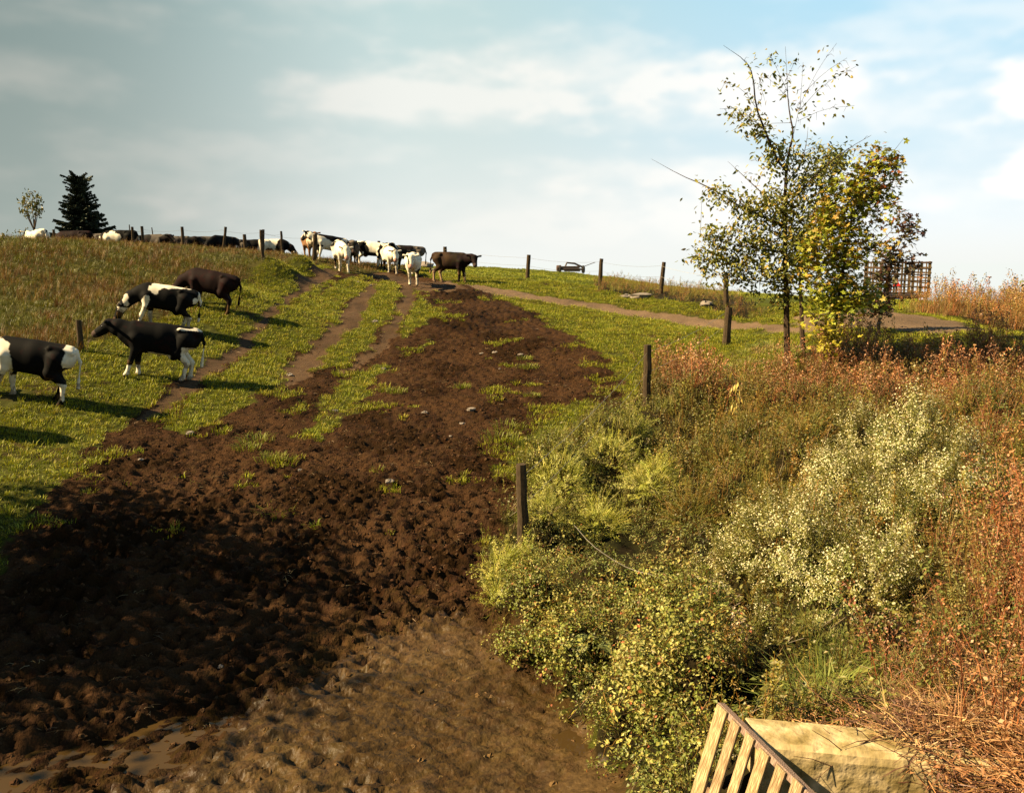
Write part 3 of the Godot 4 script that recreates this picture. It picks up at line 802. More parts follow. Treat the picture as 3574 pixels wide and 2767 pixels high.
func stalk(seed_: int, h: float, n_leaves: int, leaf_l: float, leaf_w: float, stem: Color, leaf: Color, head: Color, n_head: int, head_size: float, from := 0.15, lean := 0.25) -> ArrayMesh:
	# one weed: a stem with leaves up it and a loose head of seed or flowers
	rng.seed = seed_
	var b := Buf.new()
	var an := rng.randf() * TAU
	var top := Vector3(cos(an) * lean * h, h, sin(an) * lean * h)
	var mid := Vector3(top.x * 0.3, h * 0.55, top.z * 0.3)
	b.col = stem
	b.tube([Vector3(0, -0.05, 0), mid, top], [0.005, 0.004, 0.002], 3, false)
	for i in n_leaves:
		var t := rng.randf_range(from, 0.95)
		var p := (Vector3.ZERO.lerp(mid, t / 0.55) if t < 0.55 else mid.lerp(top, (t - 0.55) / 0.45))
		var a := rng.randf() * TAU
		b.col = vary(leaf, 0.3)
		leaf_on(b, p, Vector3(cos(a), rng.randf_range(-0.5, 0.6), sin(a)).normalized(), leaf_l * rng.randf_range(0.6, 1.2), leaf_w * rng.randf_range(0.7, 1.2))
	for i in n_head:
		var a := rng.randf() * TAU
		var t := rng.randf_range(0.62, 1.0)
		var p := mid.lerp(top, (t - 0.55) / 0.45) + Vector3(cos(a), rng.randf_range(-0.2, 0.7), sin(a)) * h * 0.22 * (1.25 - t) * rng.randf_range(0.3, 1.3)
		b.col = vary(head, 0.3)
		var s := head_size * rng.randf_range(0.6, 1.3)
		var u := Vector3(rng.randf_range(-1, 1), rng.randf_range(-1, 1), rng.randf_range(-1, 1)).normalized() * s
		var v := u.cross(Vector3(rng.randf_range(-1, 1), rng.randf_range(-1, 1), rng.randf_range(-1, 1))).normalized() * s * 0.7
		b.tri(p - u, p + v, p + u)
		b.tri(p - u, p + u, p - v)
	return b.mesh()

func vine_sprig(seed_: int, reach: float, n: int, leaf_l: float, red: float) -> ArrayMesh:
	# an arching vine with broad leaves
	rng.seed = seed_
	var b := Buf.new()
	for k in 3:
		var an := rng.randf() * TAU
		var d := Vector3(cos(an), 0, sin(an))
		var pts := []
		var hump := rng.randf_range(0.25, 0.5)
		for i in 5:
			var t := i / 4.0
			pts.push_back(d * reach * t + Vector3.UP * (sin(t * PI * 0.8) * hump) + Vector3(rng.randf_range(-1, 1), 0, rng.randf_range(-1, 1)) * 0.04)
		b.col = Color(0.7, 0.42, 0.3)
		b.tube(pts, [0.004, 0.004, 0.003, 0.003, 0.002], 3, false)
		for i in n:
			var t := rng.randf()
			var f := t * 3.999
			var p: Vector3 = pts[int(f)].lerp(pts[int(f) + 1], f - int(f))
			var a := rng.randf() * TAU
			b.col = vary(Color(1, 1, 1), 0.35)
			if rng.randf() < red: b.col = Color(3.2, 0.35, 0.5)
			elif rng.randf() < 0.07: b.col = Color(1.8, 1.1, 0.8)
			leaf_on(b, p + Vector3(cos(a), rng.randf_range(-0.4, 0.8), sin(a)) * 0.05, Vector3(cos(a), rng.randf_range(-0.8, 0.3), sin(a)).normalized(), leaf_l * rng.randf_range(0.5, 1.25), leaf_l * rng.randf_range(0.4, 0.85))
	return b.mesh()

func lump(seed_: int, rough: float) -> ArrayMesh:
	# a clod or stone: an uneven ball of 80 faces
	rng.seed = seed_
	var s := SphereMesh.new()
	s.radial_segments = 8
	s.rings = 5
	s.radius = 1.0
	s.height = 2.0
	var a := s.get_mesh_arrays()
	var v: PackedVector3Array = a[Mesh.ARRAY_VERTEX]
	var n := FastNoiseLite.new()
	n.seed = seed_
	n.frequency = 0.9
	var c := PackedColorArray()
	for i in v.size():
		v[i] *= 1.0 + rough * n.get_noise_3d(v[i].x, v[i].y, v[i].z) * 2.0
		c.push_back(Color(1, 1, 1))
	var b := Buf.new()
	b.v = v
	b.c = c
	b.ix = a[Mesh.ARRAY_INDEX]
	return b.mesh()

# ---------------------------------------------------------------- scattering
func spread(kinds: Array, x0: float, x1: float, z0: float, z1: float, per_m2: float, pick: Callable) -> Array:
	# drops spots over a field; pick(x, z) gives [size, height, colour, kind] or nothing
	var out := []
	for k in kinds: out.push_back(Spots.new())
	var step := 1.0 / sqrt(per_m2)
	var z := z0
	while z > z1:
		var reach0 := maxf(x0, z * 0.6 - 2.0)
		var reach1 := minf(x1, -z * 0.6 + 2.0)
		var x := reach0
		while x < reach1:
			var px := x + rng.randf_range(-0.8, 0.8) * step
			var pz := z + rng.randf_range(-0.8, 0.8) * step
			x += step
			var r = pick.call(px, pz)
			if r == null: continue
			out[r[3]].stand(Vector3(px, S(px, pz) - 0.01, pz), rng.randf() * TAU, absf(rng.randfn(0.0, 0.16)), rng.randf() * TAU, r[0], r[1], r[2])
		z -= step
	return out

func mix_of(list: Array) -> Color:
	return vary(list[rng.randi() % list.size()], 0.22)

func make_grass() -> void:
	var tufts := [blades(1, 14, 0.10, 0.011, 0.09, 0.9), blades(2, 14, 0.08, 0.012, 0.10, 1.0), blades(3, 12, 0.14, 0.010, 0.07, 0.8)]
	rng.seed = 101
	# grazed pasture, thinning out into the mud
	var greens := [Color(0.16, 0.18, 0.008), Color(0.20, 0.205, 0.010), Color(0.13, 0.15, 0.007), Color(0.215, 0.19, 0.016)]
	var s := spread(tufts, -20, 16, -9, -47, 95.0, func(x, z):
		var c := CW(x, z, 0.16)
		if c != 0 and c != 17 and c != 1: return null
		var t := patch.get_noise_2d(x, z)
		if c == 1:
			# stray tufts in the mud, most of them up the hill on the right
			var edge := 0
			for q in 4:
				if CW(x + (0.8 if q & 1 else -0.8), z + (0.8 if q & 2 else -0.8), 0.3) == 0: edge += 1
			if t < 0.45 - edge * 0.13 or z > -13.0: return null
		elif t < -0.5: return null
		var k := rng.randf_range(0.7, 1.35)
		return [k, k * rng.randf_range(0.7, 1.2) * (1.0 + 0.6 * maxf(t, 0.0)), mix_of(greens), rng.randi() % 3])
	for i in 3:
		tag(copies("pasture_grass", tufts[i], M.grass, s[i]), ["short grazed green grass in patches along the muddy lane", "flattened bright green grass growing among the wheel tracks", "slightly longer green grass blades in the grazed pasture"][i], "grass")
	# the field beyond the fence
	rng.seed = 102
	var far := blades(4, 12, 0.11, 0.02, 0.12, 0.7)
	s = spread([far], -10, 34, -36, -66, 18.0, func(x, z):
		if CW(x, z, 0.2) != 6: return null
		var k := rng.randf_range(0.8, 1.5)
		return [k, k * 0.8, mix_of([Color(0.16, 0.185, 0.010), Color(0.19, 0.195, 0.012)]), 0])
	tag(copies("field_grass", far, M.grass, s[0]), "bright green grass of the far field on the crest", "grass")
	# rough grass on the left bank, rust coloured seed heads in it
	rng.seed = 103
	var rank := [blades(5, 16, 0.34, 0.012, 0.14, 0.9), blades(6, 14, 0.42, 0.012, 0.12, 0.7), blades(7, 12, 0.55, 0.009, 0.10, 0.5)]
	var drift := FastNoiseLite.new()
	drift.seed = 8
	drift.frequency = 0.16
	drift.fractal_octaves = 4
	s = spread(rank, -36, -4, -17, -48, 26.0, func(x, z):
		if CW(x, z, 0.4) != 5: return null
		var t := drift.get_noise_2d(x, z)
		var rust := rng.randf() < 0.32 + t * 0.9
		var k := rng.randf_range(0.6, 1.15) * (1.0 - 0.35 * smoothstep(34.0, 39.0, -z))
		if rust: return [k, k * rng.randf_range(0.7, 1.1), mix_of([Color(0.13, 0.068, 0.014), Color(0.11, 0.058, 0.012), Color(0.15, 0.095, 0.021), Color(0.085, 0.035, 0.010)]), 1 + rng.randi() % 2]
		return [k, k * rng.randf_range(0.5, 0.9), mix_of([Color(0.085, 0.09, 0.007), Color(0.105, 0.098, 0.009), Color(0.068, 0.072, 0.007)]), 0])
	for i in 3:
		tag(copies("bank_grass", rank[i], M.grass, s[i]), ["rough green grass on the left bank above the cows", "rust brown rank grass on the left bank", "tall tawny seeding grass along the left ridge"][i], "grass")

func make_bank_weeds() -> void:
	var stem := Color(0.9, 0.55, 0.35)
	var shapes := {
		"dry": [stalk(41, 0.6, 12, 0.07, 0.014, stem, Color(0.9, 0.9, 0.9), Color(1.25, 1.05, 0.9), 26, 0.017, 0.2, 0.3), stalk(42, 0.75, 10, 0.09, 0.012, stem, Color(0.8, 0.8, 0.8), Color(1.2, 1.0, 0.85), 30, 0.016, 0.2, 0.2), blades(43, 20, 0.5, 0.008, 0.12, 0.9)],
		"pale": [stalk(44, 0.45, 34, 0.05, 0.016, Color(0.8, 0.7, 0.6), Color(1, 1, 1), Color(1.35, 1.35, 1.6), 14, 0.012, 0.1, 0.3), blades(45, 26, 0.38, 0.009, 0.14, 1.1), stalk(46, 0.6, 30, 0.06, 0.018, Color(0.8, 0.7, 0.6), Color(1, 1, 1), Color(1.2, 1.2, 1.3), 10, 0.012, 0.1, 0.3)],
		"gold": [stalk(47, 0.6, 36, 0.055, 0.014, stem, Color(1, 1, 1), Color(1.5, 1.15, 0.8), 16, 0.013, 0.1, 0.25), stalk(48, 0.75, 40, 0.06, 0.013, stem, Color(0.9, 0.9, 0.9), Color(1.6, 1.0, 0.7), 20, 0.013, 0.1, 0.2), blades(49, 16, 0.45, 0.009, 0.1, 0.8)],
		"vine": [vine_sprig(50, 0.42, 17, 0.058, 0.025), vine_sprig(51, 0.5, 20, 0.048, 0.015), vine_sprig(52, 0.36, 15, 0.07, 0.04)],
		"long": [blades(53, 30, 0.24, 0.009, 0.14, 1.3), blades(54, 26, 0.32, 0.008, 0.14, 1.4)],
		"rust": [stalk(55, 0.75, 14, 0.06, 0.012, Color(0.9, 0.6, 0.45), Color(0.9, 0.9, 0.9), Color(1.1, 0.95, 0.85), 44, 0.012, 0.2, 0.3), stalk(56, 0.9, 10, 0.08, 0.012, Color(0.9, 0.6, 0.45), Color(0.8, 0.8, 0.8), Color(1.05, 0.9, 0.8), 50, 0.011, 0.2, 0.3), blades(57, 22, 0.55, 0.007, 0.12, 1.1)],
		"short": [blades(58, 14, 0.16, 0.01, 0.08, 0.9)],
	}
	for k in ["pale", "vine", "gold", "rust"]: heads[k] = shapes[k]
	var drift := FastNoiseLite.new()
	drift.seed = 18
	drift.frequency = 0.45
	drift.fractal_octaves = 4
	var jobs := [
		# cover, shapes, per square metre, size, colours, name, label, category
		[10, "dry", 75.0, [0.6, 1.1], [Color(0.24, 0.125, 0.055), Color(0.3, 0.165, 0.085), Color(0.17, 0.08, 0.034), Color(0.16, 0.13, 0.032)], "dry_weeds", "dry russet weeds and grass around the saplings", "weeds"],
		[11, "pale", 60.0, [0.4, 0.8], [Color(0.10, 0.10, 0.014), Color(0.17, 0.175, 0.026), Color(0.22, 0.215, 0.045), Color(0.26, 0.245, 0.07)], "pale_weeds", "pale green feathery weeds on the bank by the mud", "weeds"],
		[12, "vine", 38.0, [0.4, 0.75], [Color(0.10, 0.12, 0.02), Color(0.15, 0.165, 0.035), Color(0.21, 0.20, 0.05), Color(0.08, 0.095, 0.016), Color(0.25, 0.24, 0.07)], "leafy_vines", "broad leaved vines with red leaves hanging over the bank", "vines"],
		[13, "gold", 58.0, [0.5, 1.0], [Color(0.12, 0.115, 0.02), Color(0.16, 0.13, 0.025), Color(0.19, 0.12, 0.03), Color(0.09, 0.10, 0.018)], "goldenrod_weeds", "olive and brown goldenrod thicket behind the white asters", "weeds"],
		[15, "long", 90.0, [0.7, 1.15], [Color(0.13, 0.14, 0.024), Color(0.10, 0.12, 0.018), Color(0.2, 0.18, 0.055)], "long_grass", "long arching green grass above the concrete wall", "grass"],
		[16, "rust", 95.0, [0.6, 1.05], [Color(0.25, 0.115, 0.048), Color(0.31, 0.165, 0.08), Color(0.17, 0.075, 0.033), Color(0.17, 0.15, 0.042)], "rust_weeds", "rust brown dead weeds beside the concrete wall", "weeds"],
		[17, "short", 80.0, [0.7, 1.6], [Color(0.16, 0.18, 0.025), Color(0.2, 0.19, 0.03), Color(0.22, 0.15, 0.05)], "tree_grass", "yellow green grass around the sapling trunks", "grass"],
		[18, "dry", 34.0, [0.8, 1.35], [Color(0.24, 0.15, 0.045), Color(0.19, 0.15, 0.04), Color(0.26, 0.12, 0.045)], "verge_weeds", "tall straw coloured weeds beside the gravel road", "weeds"],
		[19, "dry", 40.0, [0.28, 0.6], [Color(0.18, 0.15, 0.025), Color(0.16, 0.16, 0.02), Color(0.2, 0.11, 0.035)], "fence_weeds", "tawny grass tufts along the field fence", "weeds"]]
	for j in jobs:
		var kinds: Array = shapes[j[1]]
		rng.seed = 200 + j[0]
		var s := spread(kinds, -4, 32, -3.6, -46, j[2], func(x, z):
			if CW(x, z, 0.35) != j[0]: return null
			if z < -26.0 and rng.randf() < 0.45 and j[0] < 18: return null
			if x > 1.4 and x < 3.0 + rng.randf() * 0.35 and z > -6.35 and z < -4.3: return null     # the concrete wall
			var t := drift.get_noise_2d(x, z + j[0])
			if t < -0.36: return null
			if in_asters(x, z) and rng.randf() < 0.8: return null
			if hollow(x, z) < -0.22 and rng.randf() < 0.85: return null
			var k: float = lerpf(j[3][0], j[3][1], rng.randf()) * (1.0 + 0.9 * t)
			var hue := drift.get_noise_2d(x * 1.7 + 40.0, z * 1.7)      # alike colours stand together
			var pick := clampi(int((hue * 1.1 + 0.5 + rng.randf_range(-0.3, 0.3)) * j[4].size()), 0, j[4].size() - 1)
			return [k, k * rng.randf_range(0.75, 1.25), vary(j[4][pick], 0.3), rng.randi() % kinds.size()])
		var also := ["", ", leafy ones", ", grassy ones"]
		for i in kinds.size():
			if s[i].n: tag(copies(j[5], kinds[i], M.leaf, s[i]), j[6] + ["", " with tall bare stems", " in low tufts"][i], j[7])
	# undergrowth: low leaves everywhere under the weeds of the bank
	rng.seed = 260
	var low := [vine_sprig(61, 0.3, 10, 0.06, 0.02), vine_sprig(62, 0.26, 10, 0.05, 0.02)]
	var u := spread(low, 0, 14, -5.5, -24, 20.0, func(x, z):
		var c := CW(x, z, 0.3)
		if c < 10 or c > 16 or c == 12: return null
		if hollow(x, z) < -0.22: return null
		if absf(x - 2.55) < 1.2 and z > -6.4: return null
		var k := rng.randf_range(0.6, 1.1)
		return [k, k, mix_of([Color(0.09, 0.1, 0.018), Color(0.14, 0.13, 0.025), Color(0.11, 0.09, 0.02)]), rng.randi() % 2])
	for i in 2: tag(copies("undergrowth", low[i], M.leaf, u[i]), ["low leafy undergrowth between the weeds of the bank", "small leaved creepers under the weeds of the bank"][i], "undergrowth")

func hollow(x: float, z: float) -> float:
	var d := 0.0
	for q in HUMMOCKS:
		var e: float = Vector2(x - q[0], z - q[1]).length_squared() / (q[2] * q[2])
		if e < 3.0: d += q[3] * exp(-1.6 * e)
	return d

func in_asters(x: float, z: float) -> bool:
	for b in BUSHES:
		for l in b[3]:
			if Vector2(x - l[0], z - l[1]).length() < l[2] * 0.9: return true
	return false

func make_asters() -> void:
	# sprays of small white flowers over dark leaves
	var spray := []
	var bloom := []
	for k in 3:
		rng.seed = 300 + k
		var b := Buf.new()
		var f := Buf.new()
		for st in 4:
			var an := rng.randf() * TAU
			var top := Vector3(cos(an) * 0.16, rng.randf_range(0.4, 0.75), sin(an) * 0.16)
			b.col = Color(0.75, 0.6, 0.45)
			b.tube([Vector3(0, -0.05, 0), top * 0.5 + Vector3(0, 0.05, 0), top], [0.004, 0.003, 0.002], 3, false)
			for i in 26:
				var p := top * rng.randf_range(0.15, 1.0) + Vector3(rng.randfn(), 0, rng.randfn()) * 0.03
				var a := rng.randf() * TAU
				b.col = vary(Color(1, 1, 1), 0.3)
				leaf_on(b, p, Vector3(cos(a), rng.randf_range(-0.2, 0.6), sin(a)).normalized(), rng.randf_range(0.04, 0.075), 0.014)
			for i in 7:
				var a := rng.randf() * TAU
				var p := top * rng.randf_range(0.55, 1.05) + Vector3(cos(a), 0, sin(a)) * rng.randf_range(0.02, 0.13)
				var up := (Vector3(cos(a), 0, sin(a)) * rng.randf_range(0.1, 0.9) + Vector3.UP).normalized()
				var u := up.cross(Vector3(0.3, 0.1, 0.9)).normalized()
				var w := up.cross(u)
				var r := rng.randf_range(0.009, 0.016)
				f.col = vary(Color(1, 1, 1), 0.08)
				for q in 7:
					var a0 := TAU * q / 7.0
					var a1 := a0 + 0.62
					f.tri(p, p + (u * cos(a0) + w * sin(a0)) * r + up * 0.004, p + (u * cos(a1) + w * sin(a1)) * r + up * 0.004)
				f.col = Color(0.75, 0.5, 0.06)
				f.tri(p + up * 0.005 + u * 0.005, p + up * 0.006 - u * 0.003 + w * 0.005, p + up * 0.006 - u * 0.003 - w * 0.005)
		spray.push_back(b.mesh())
		bloom.push_back(f.mesh())
	heads["aster"] = spray
	blooms = bloom

var heads := {}
var blooms := []

func make_bushes() -> void:
	rng.seed = 340
	var hues := {
		"aster": [Color(0.13, 0.14, 0.024), Color(0.17, 0.17, 0.035), Color(0.21, 0.2, 0.05)],
		"pale": [Color(0.29, 0.3, 0.04), Color(0.36, 0.35, 0.07), Color(0.22, 0.23, 0.026), Color(0.4, 0.38, 0.11)],
		"vine": [Color(0.13, 0.15, 0.022), Color(0.2, 0.21, 0.04), Color(0.29, 0.27, 0.07), Color(0.10, 0.115, 0.018)],
		"gold": [Color(0.13, 0.125, 0.018), Color(0.17, 0.14, 0.022), Color(0.2, 0.13, 0.028), Color(0.11, 0.12, 0.017)],
		"rust": [Color(0.26, 0.11, 0.04), Color(0.2, 0.08, 0.03), Color(0.3, 0.15, 0.06)]}
	var size := {"aster": 0.62, "pale": 0.62, "vine": 0.7, "gold": 0.58, "rust": 0.55}
	var thick := {"aster": 95.0, "pale": 130.0, "vine": 75.0, "gold": 130.0, "rust": 120.0}
	var rag := FastNoiseLite.new()
	rag.frequency = 1.5
	rag.seed = 91
	for bush in BUSHES:
		var kind: String = bush[0]
		var first: Array = bush[3][0]
		var base := G(first[0], first[1])
		var root := thing(bush[1], base, bush[2], "bush", "bushes on the weedy bank")
		var kinds: Array = heads[kind]
		var s := []
		for k in kinds: s.push_back(Spots.new())
		for l in bush[3]:
			var at := G(l[0], l[1]) - base
			for i in int(TAU * l[2] * l[2] * thick[kind]):
				var d := Vector3(rng.randfn(), absf(rng.randfn()) * 0.9 - 0.1, rng.randfn()).normalized()
				var n := rag.get_noise_3d(l[0] + d.x, d.y, l[1] + d.z)
				if n < (-0.08 if kind == "aster" else -0.2): continue
				var grow: float = 0.62 + 0.5 * n
				var p := at + Vector3(d.x * l[2], d.y * l[3] * 1.4, d.z * l[2]) * grow
				p.y = maxf(p.y, S(base.x + p.x, base.z + p.z) - base.y)
				var up := (d + Vector3(rng.randfn() * 0.25, 0.3, rng.randfn() * 0.25)).normalized()
				var x := up.cross(Vector3(rng.randfn(), rng.randfn(), rng.randfn())).normalized()
				var k: float = size[kind] * rng.randf_range(0.75, 1.25) * (0.75 + l[2] * 0.5)
				s[i % kinds.size()].put(p, Basis(x * k, up * k, x.cross(up) * k), mix_of(hues[kind]))
		for k in kinds.size():
			copies("foliage", kinds[k], M.leaf, s[k], root)
			if kind == "aster":
				var white := Spots.new()
				white.b = s[k].b.duplicate()
				white.n = s[k].n
				for i in white.n:
					var g := rng.randf_range(0.85, 1.0)
					white.b[i * 16 + 12] = 0.64 * g; white.b[i * 16 + 13] = 0.62 * g; white.b[i * 16 + 14] = 0.42 * g
				copies("flowers", blooms[k], M.petal, white, root)

func make_straw() -> void:
	# wisps of straw and dead stalks trodden into the lane
	rng.seed = 350
	var b := Buf.new()
	for i in 5:
		b.col = vary(Color(1, 1, 1), 0.3)
		var a := rng.randf() * TAU
		var p := Vector3(rng.randfn() * 0.08, rng.randf() * 0.02, rng.randfn() * 0.08)
		var q := Vector3(cos(a), rng.randf_range(-0.05, 0.1), sin(a)) * rng.randf_range(0.06, 0.2)
		b.tube([p, p + q * 0.5 + Vector3(0, 0.012, 0), p + q], [0.0022, 0.0022, 0.0012], 3, false)
	var m := b.mesh()
	var s := spread([m], -12, 3, -7, -30, 3.0, func(x, z):
		if CW(x, z, 0.25) != 1 and CW(x, z, 0.25) != 3: return null
		if patch.get_noise_2d(x * 0.6 + 9.0, z * 0.6) < 0.0: return null
		var k := rng.randf_range(0.6, 1.3)
		return [k, k, mix_of([Color(0.2, 0.14, 0.07), Color(0.13, 0.085, 0.045)]), 0])
	tag(copies("straw", m, M.leaf, s[0]), "wisps of straw trodden into the muddy lane", "straw")

func make_clods() -> void:
	rng.seed = 401
	var kinds := [lump(1, 0.5), lump(2, 0.6), lump(3, 0.45)]
	var s := spread(kinds, -13, 4, -7, -27, 95.0, func(x, z):
		var c := CW(x, z, 0.25)
		if c != 1 and not (c == 2 and rng.randf() < 0.12) and not (c == 3 and rng.randf() < 0.15): return null
		if patch.get_noise_2d(x * 1.7, z * 1.7) < -0.15 and rng.randf() < 0.6: return null
		var k := pow(rng.randf(), 2.0) * 0.028 + 0.012
		return [k, k * rng.randf_range(0.5, 0.9), vary(Color(0.042, 0.022, 0.011) if c != 2 else Color(0.07, 0.044, 0.019), 0.3), rng.randi() % 3])
	for i in 3: tag(copies("mud_clods", kinds[i], M.clod, s[i]), ["small dark mud clods strewn over the lane", "crumbled brown mud lumps between the hoof holes", "loose rounded mud crumbs on the trodden lane"][i], "mud clods")

# ---------------------------------------------------------------- cows
# joints in the cow's own axes: forward +x, up +y, sideways z. bone: ax ay az ra bx by bz rb squeeze
func cow_bones(pose: Dictionary) -> Array:
	var b := []
	b.push_back([-0.68, 1.06, 0, 0.27, -0.1, 1.01, 0, 0.34, 1.22])
	b.push_back([-0.1, 1.01, 0, 0.34, 0.5, 1.0, 0, 0.32, 1.25])
	b.push_back([-0.82, 1.24, 0, 0.10, 0.55, 1.26, 0, 0.10, 1.0])
	b.push_back([-0.25, 0.89, 0, 0.30, 0.35, 0.88, 0, 0.27, 1.15])
	for s in [-1, 1]:
		b.push_back([-0.46, 1.25, s * 0.22, 0.07, -0.88, 1.2, s * 0.11, 0.065, 1.0])
	b.push_back([0.55, 0.92, 0, 0.24, 0.72, 1.02, 0, 0.22, 1.2])
	var nk: Vector3 = pose.neck
	var pl: Vector3 = pose.poll
	var mz: Vector3 = pose.muzzle
	b.push_back([0.62, 1.08, 0, 0.23, nk.x, nk.y, nk.z, 0.20, 1.25])
	b.push_back([nk.x, nk.y, nk.z, 0.20, pl.x, pl.y, pl.z, 0.145, 1.2])
	b.push_back([pl.x, pl.y, pl.z, 0.14, mz.x, mz.y, mz.z, 0.088, 1.0])
	var mid := pl.lerp(mz, 0.45)
	b.push_back([mid.x, mid.y - 0.05, mid.z, 0.09, mz.x, mz.y - 0.02, mz.z, 0.08, 1.0])
	var fwd := (mz - pl).normalized()
	var side := fwd.cross(Vector3.UP).normalized()
	for s in [-1.0, 1.0]:
		var e0: Vector3 = pl + side * s * 0.1 + Vector3(0, 0.06, 0)
		var e1: Vector3 = pl + side * s * 0.31 + Vector3(0, 0.05, 0) - fwd * 0.06
		b.push_back([e0.x, e0.y, e0.z, 0.04, e1.x, e1.y, e1.z, 0.045, 1.0])
	var st: Array = pose.step
	for i in 2:
		var s := -1.0 if i == 0 else 1.0
		var f: float = st[i]
		b.push_back([0.5, 0.95, s * 0.15, 0.17, 0.46 + f * 0.2, 0.68, s * 0.16, 0.10, 1.0])
		b.push_back([0.46 + f * 0.2, 0.68, s * 0.16, 0.10, 0.5 + f * 0.6, 0.38, s * 0.15, 0.06, 1.0])
		b.push_back([0.5 + f * 0.6, 0.38, s * 0.15, 0.058, 0.5 + f, 0.1, s * 0.15, 0.045, 1.0])
		b.push_back([0.5 + f, 0.1, s * 0.15, 0.048, 0.54 + f, 0.045, s * 0.15, 0.056, 1.0])
		var r: float = st[i + 2]
		b.push_back([-0.6, 1.02, s * 0.15, 0.23, -0.46 + r * 0.3, 0.72, s * 0.18, 0.13, 1.0])
		b.push_back([-0.46 + r * 0.3, 0.72, s * 0.18, 0.13, -0.72 + r * 0.6, 0.48, s * 0.16, 0.068, 1.0])
		b.push_back([-0.72 + r * 0.6, 0.48, s * 0.16, 0.06, -0.68 + r, 0.12, s * 0.16, 0.046, 1.0])
		b.push_back([-0.68 + r, 0.12, s * 0.16, 0.05, -0.63 + r, 0.045, s * 0.16, 0.056, 1.0])
	b.push_back([-0.93, 1.24, 0, 0.05, -1.03, 1.0, 0.02, 0.03, 1.0])
	b.push_back([-1.03, 1.0, 0.02, 0.028, -1.02, 0.6, 0.04, 0.022, 1.0])
	b.push_back([-1.02, 0.6, 0.04, 0.03, -1.02, 0.42, 0.04, 0.045, 1.0])
	if pose.get("udder", true):
		b.push_back([-0.42, 0.70, 0, 0.16, -0.36, 0.62, 0, 0.13, 0.9])
	return b

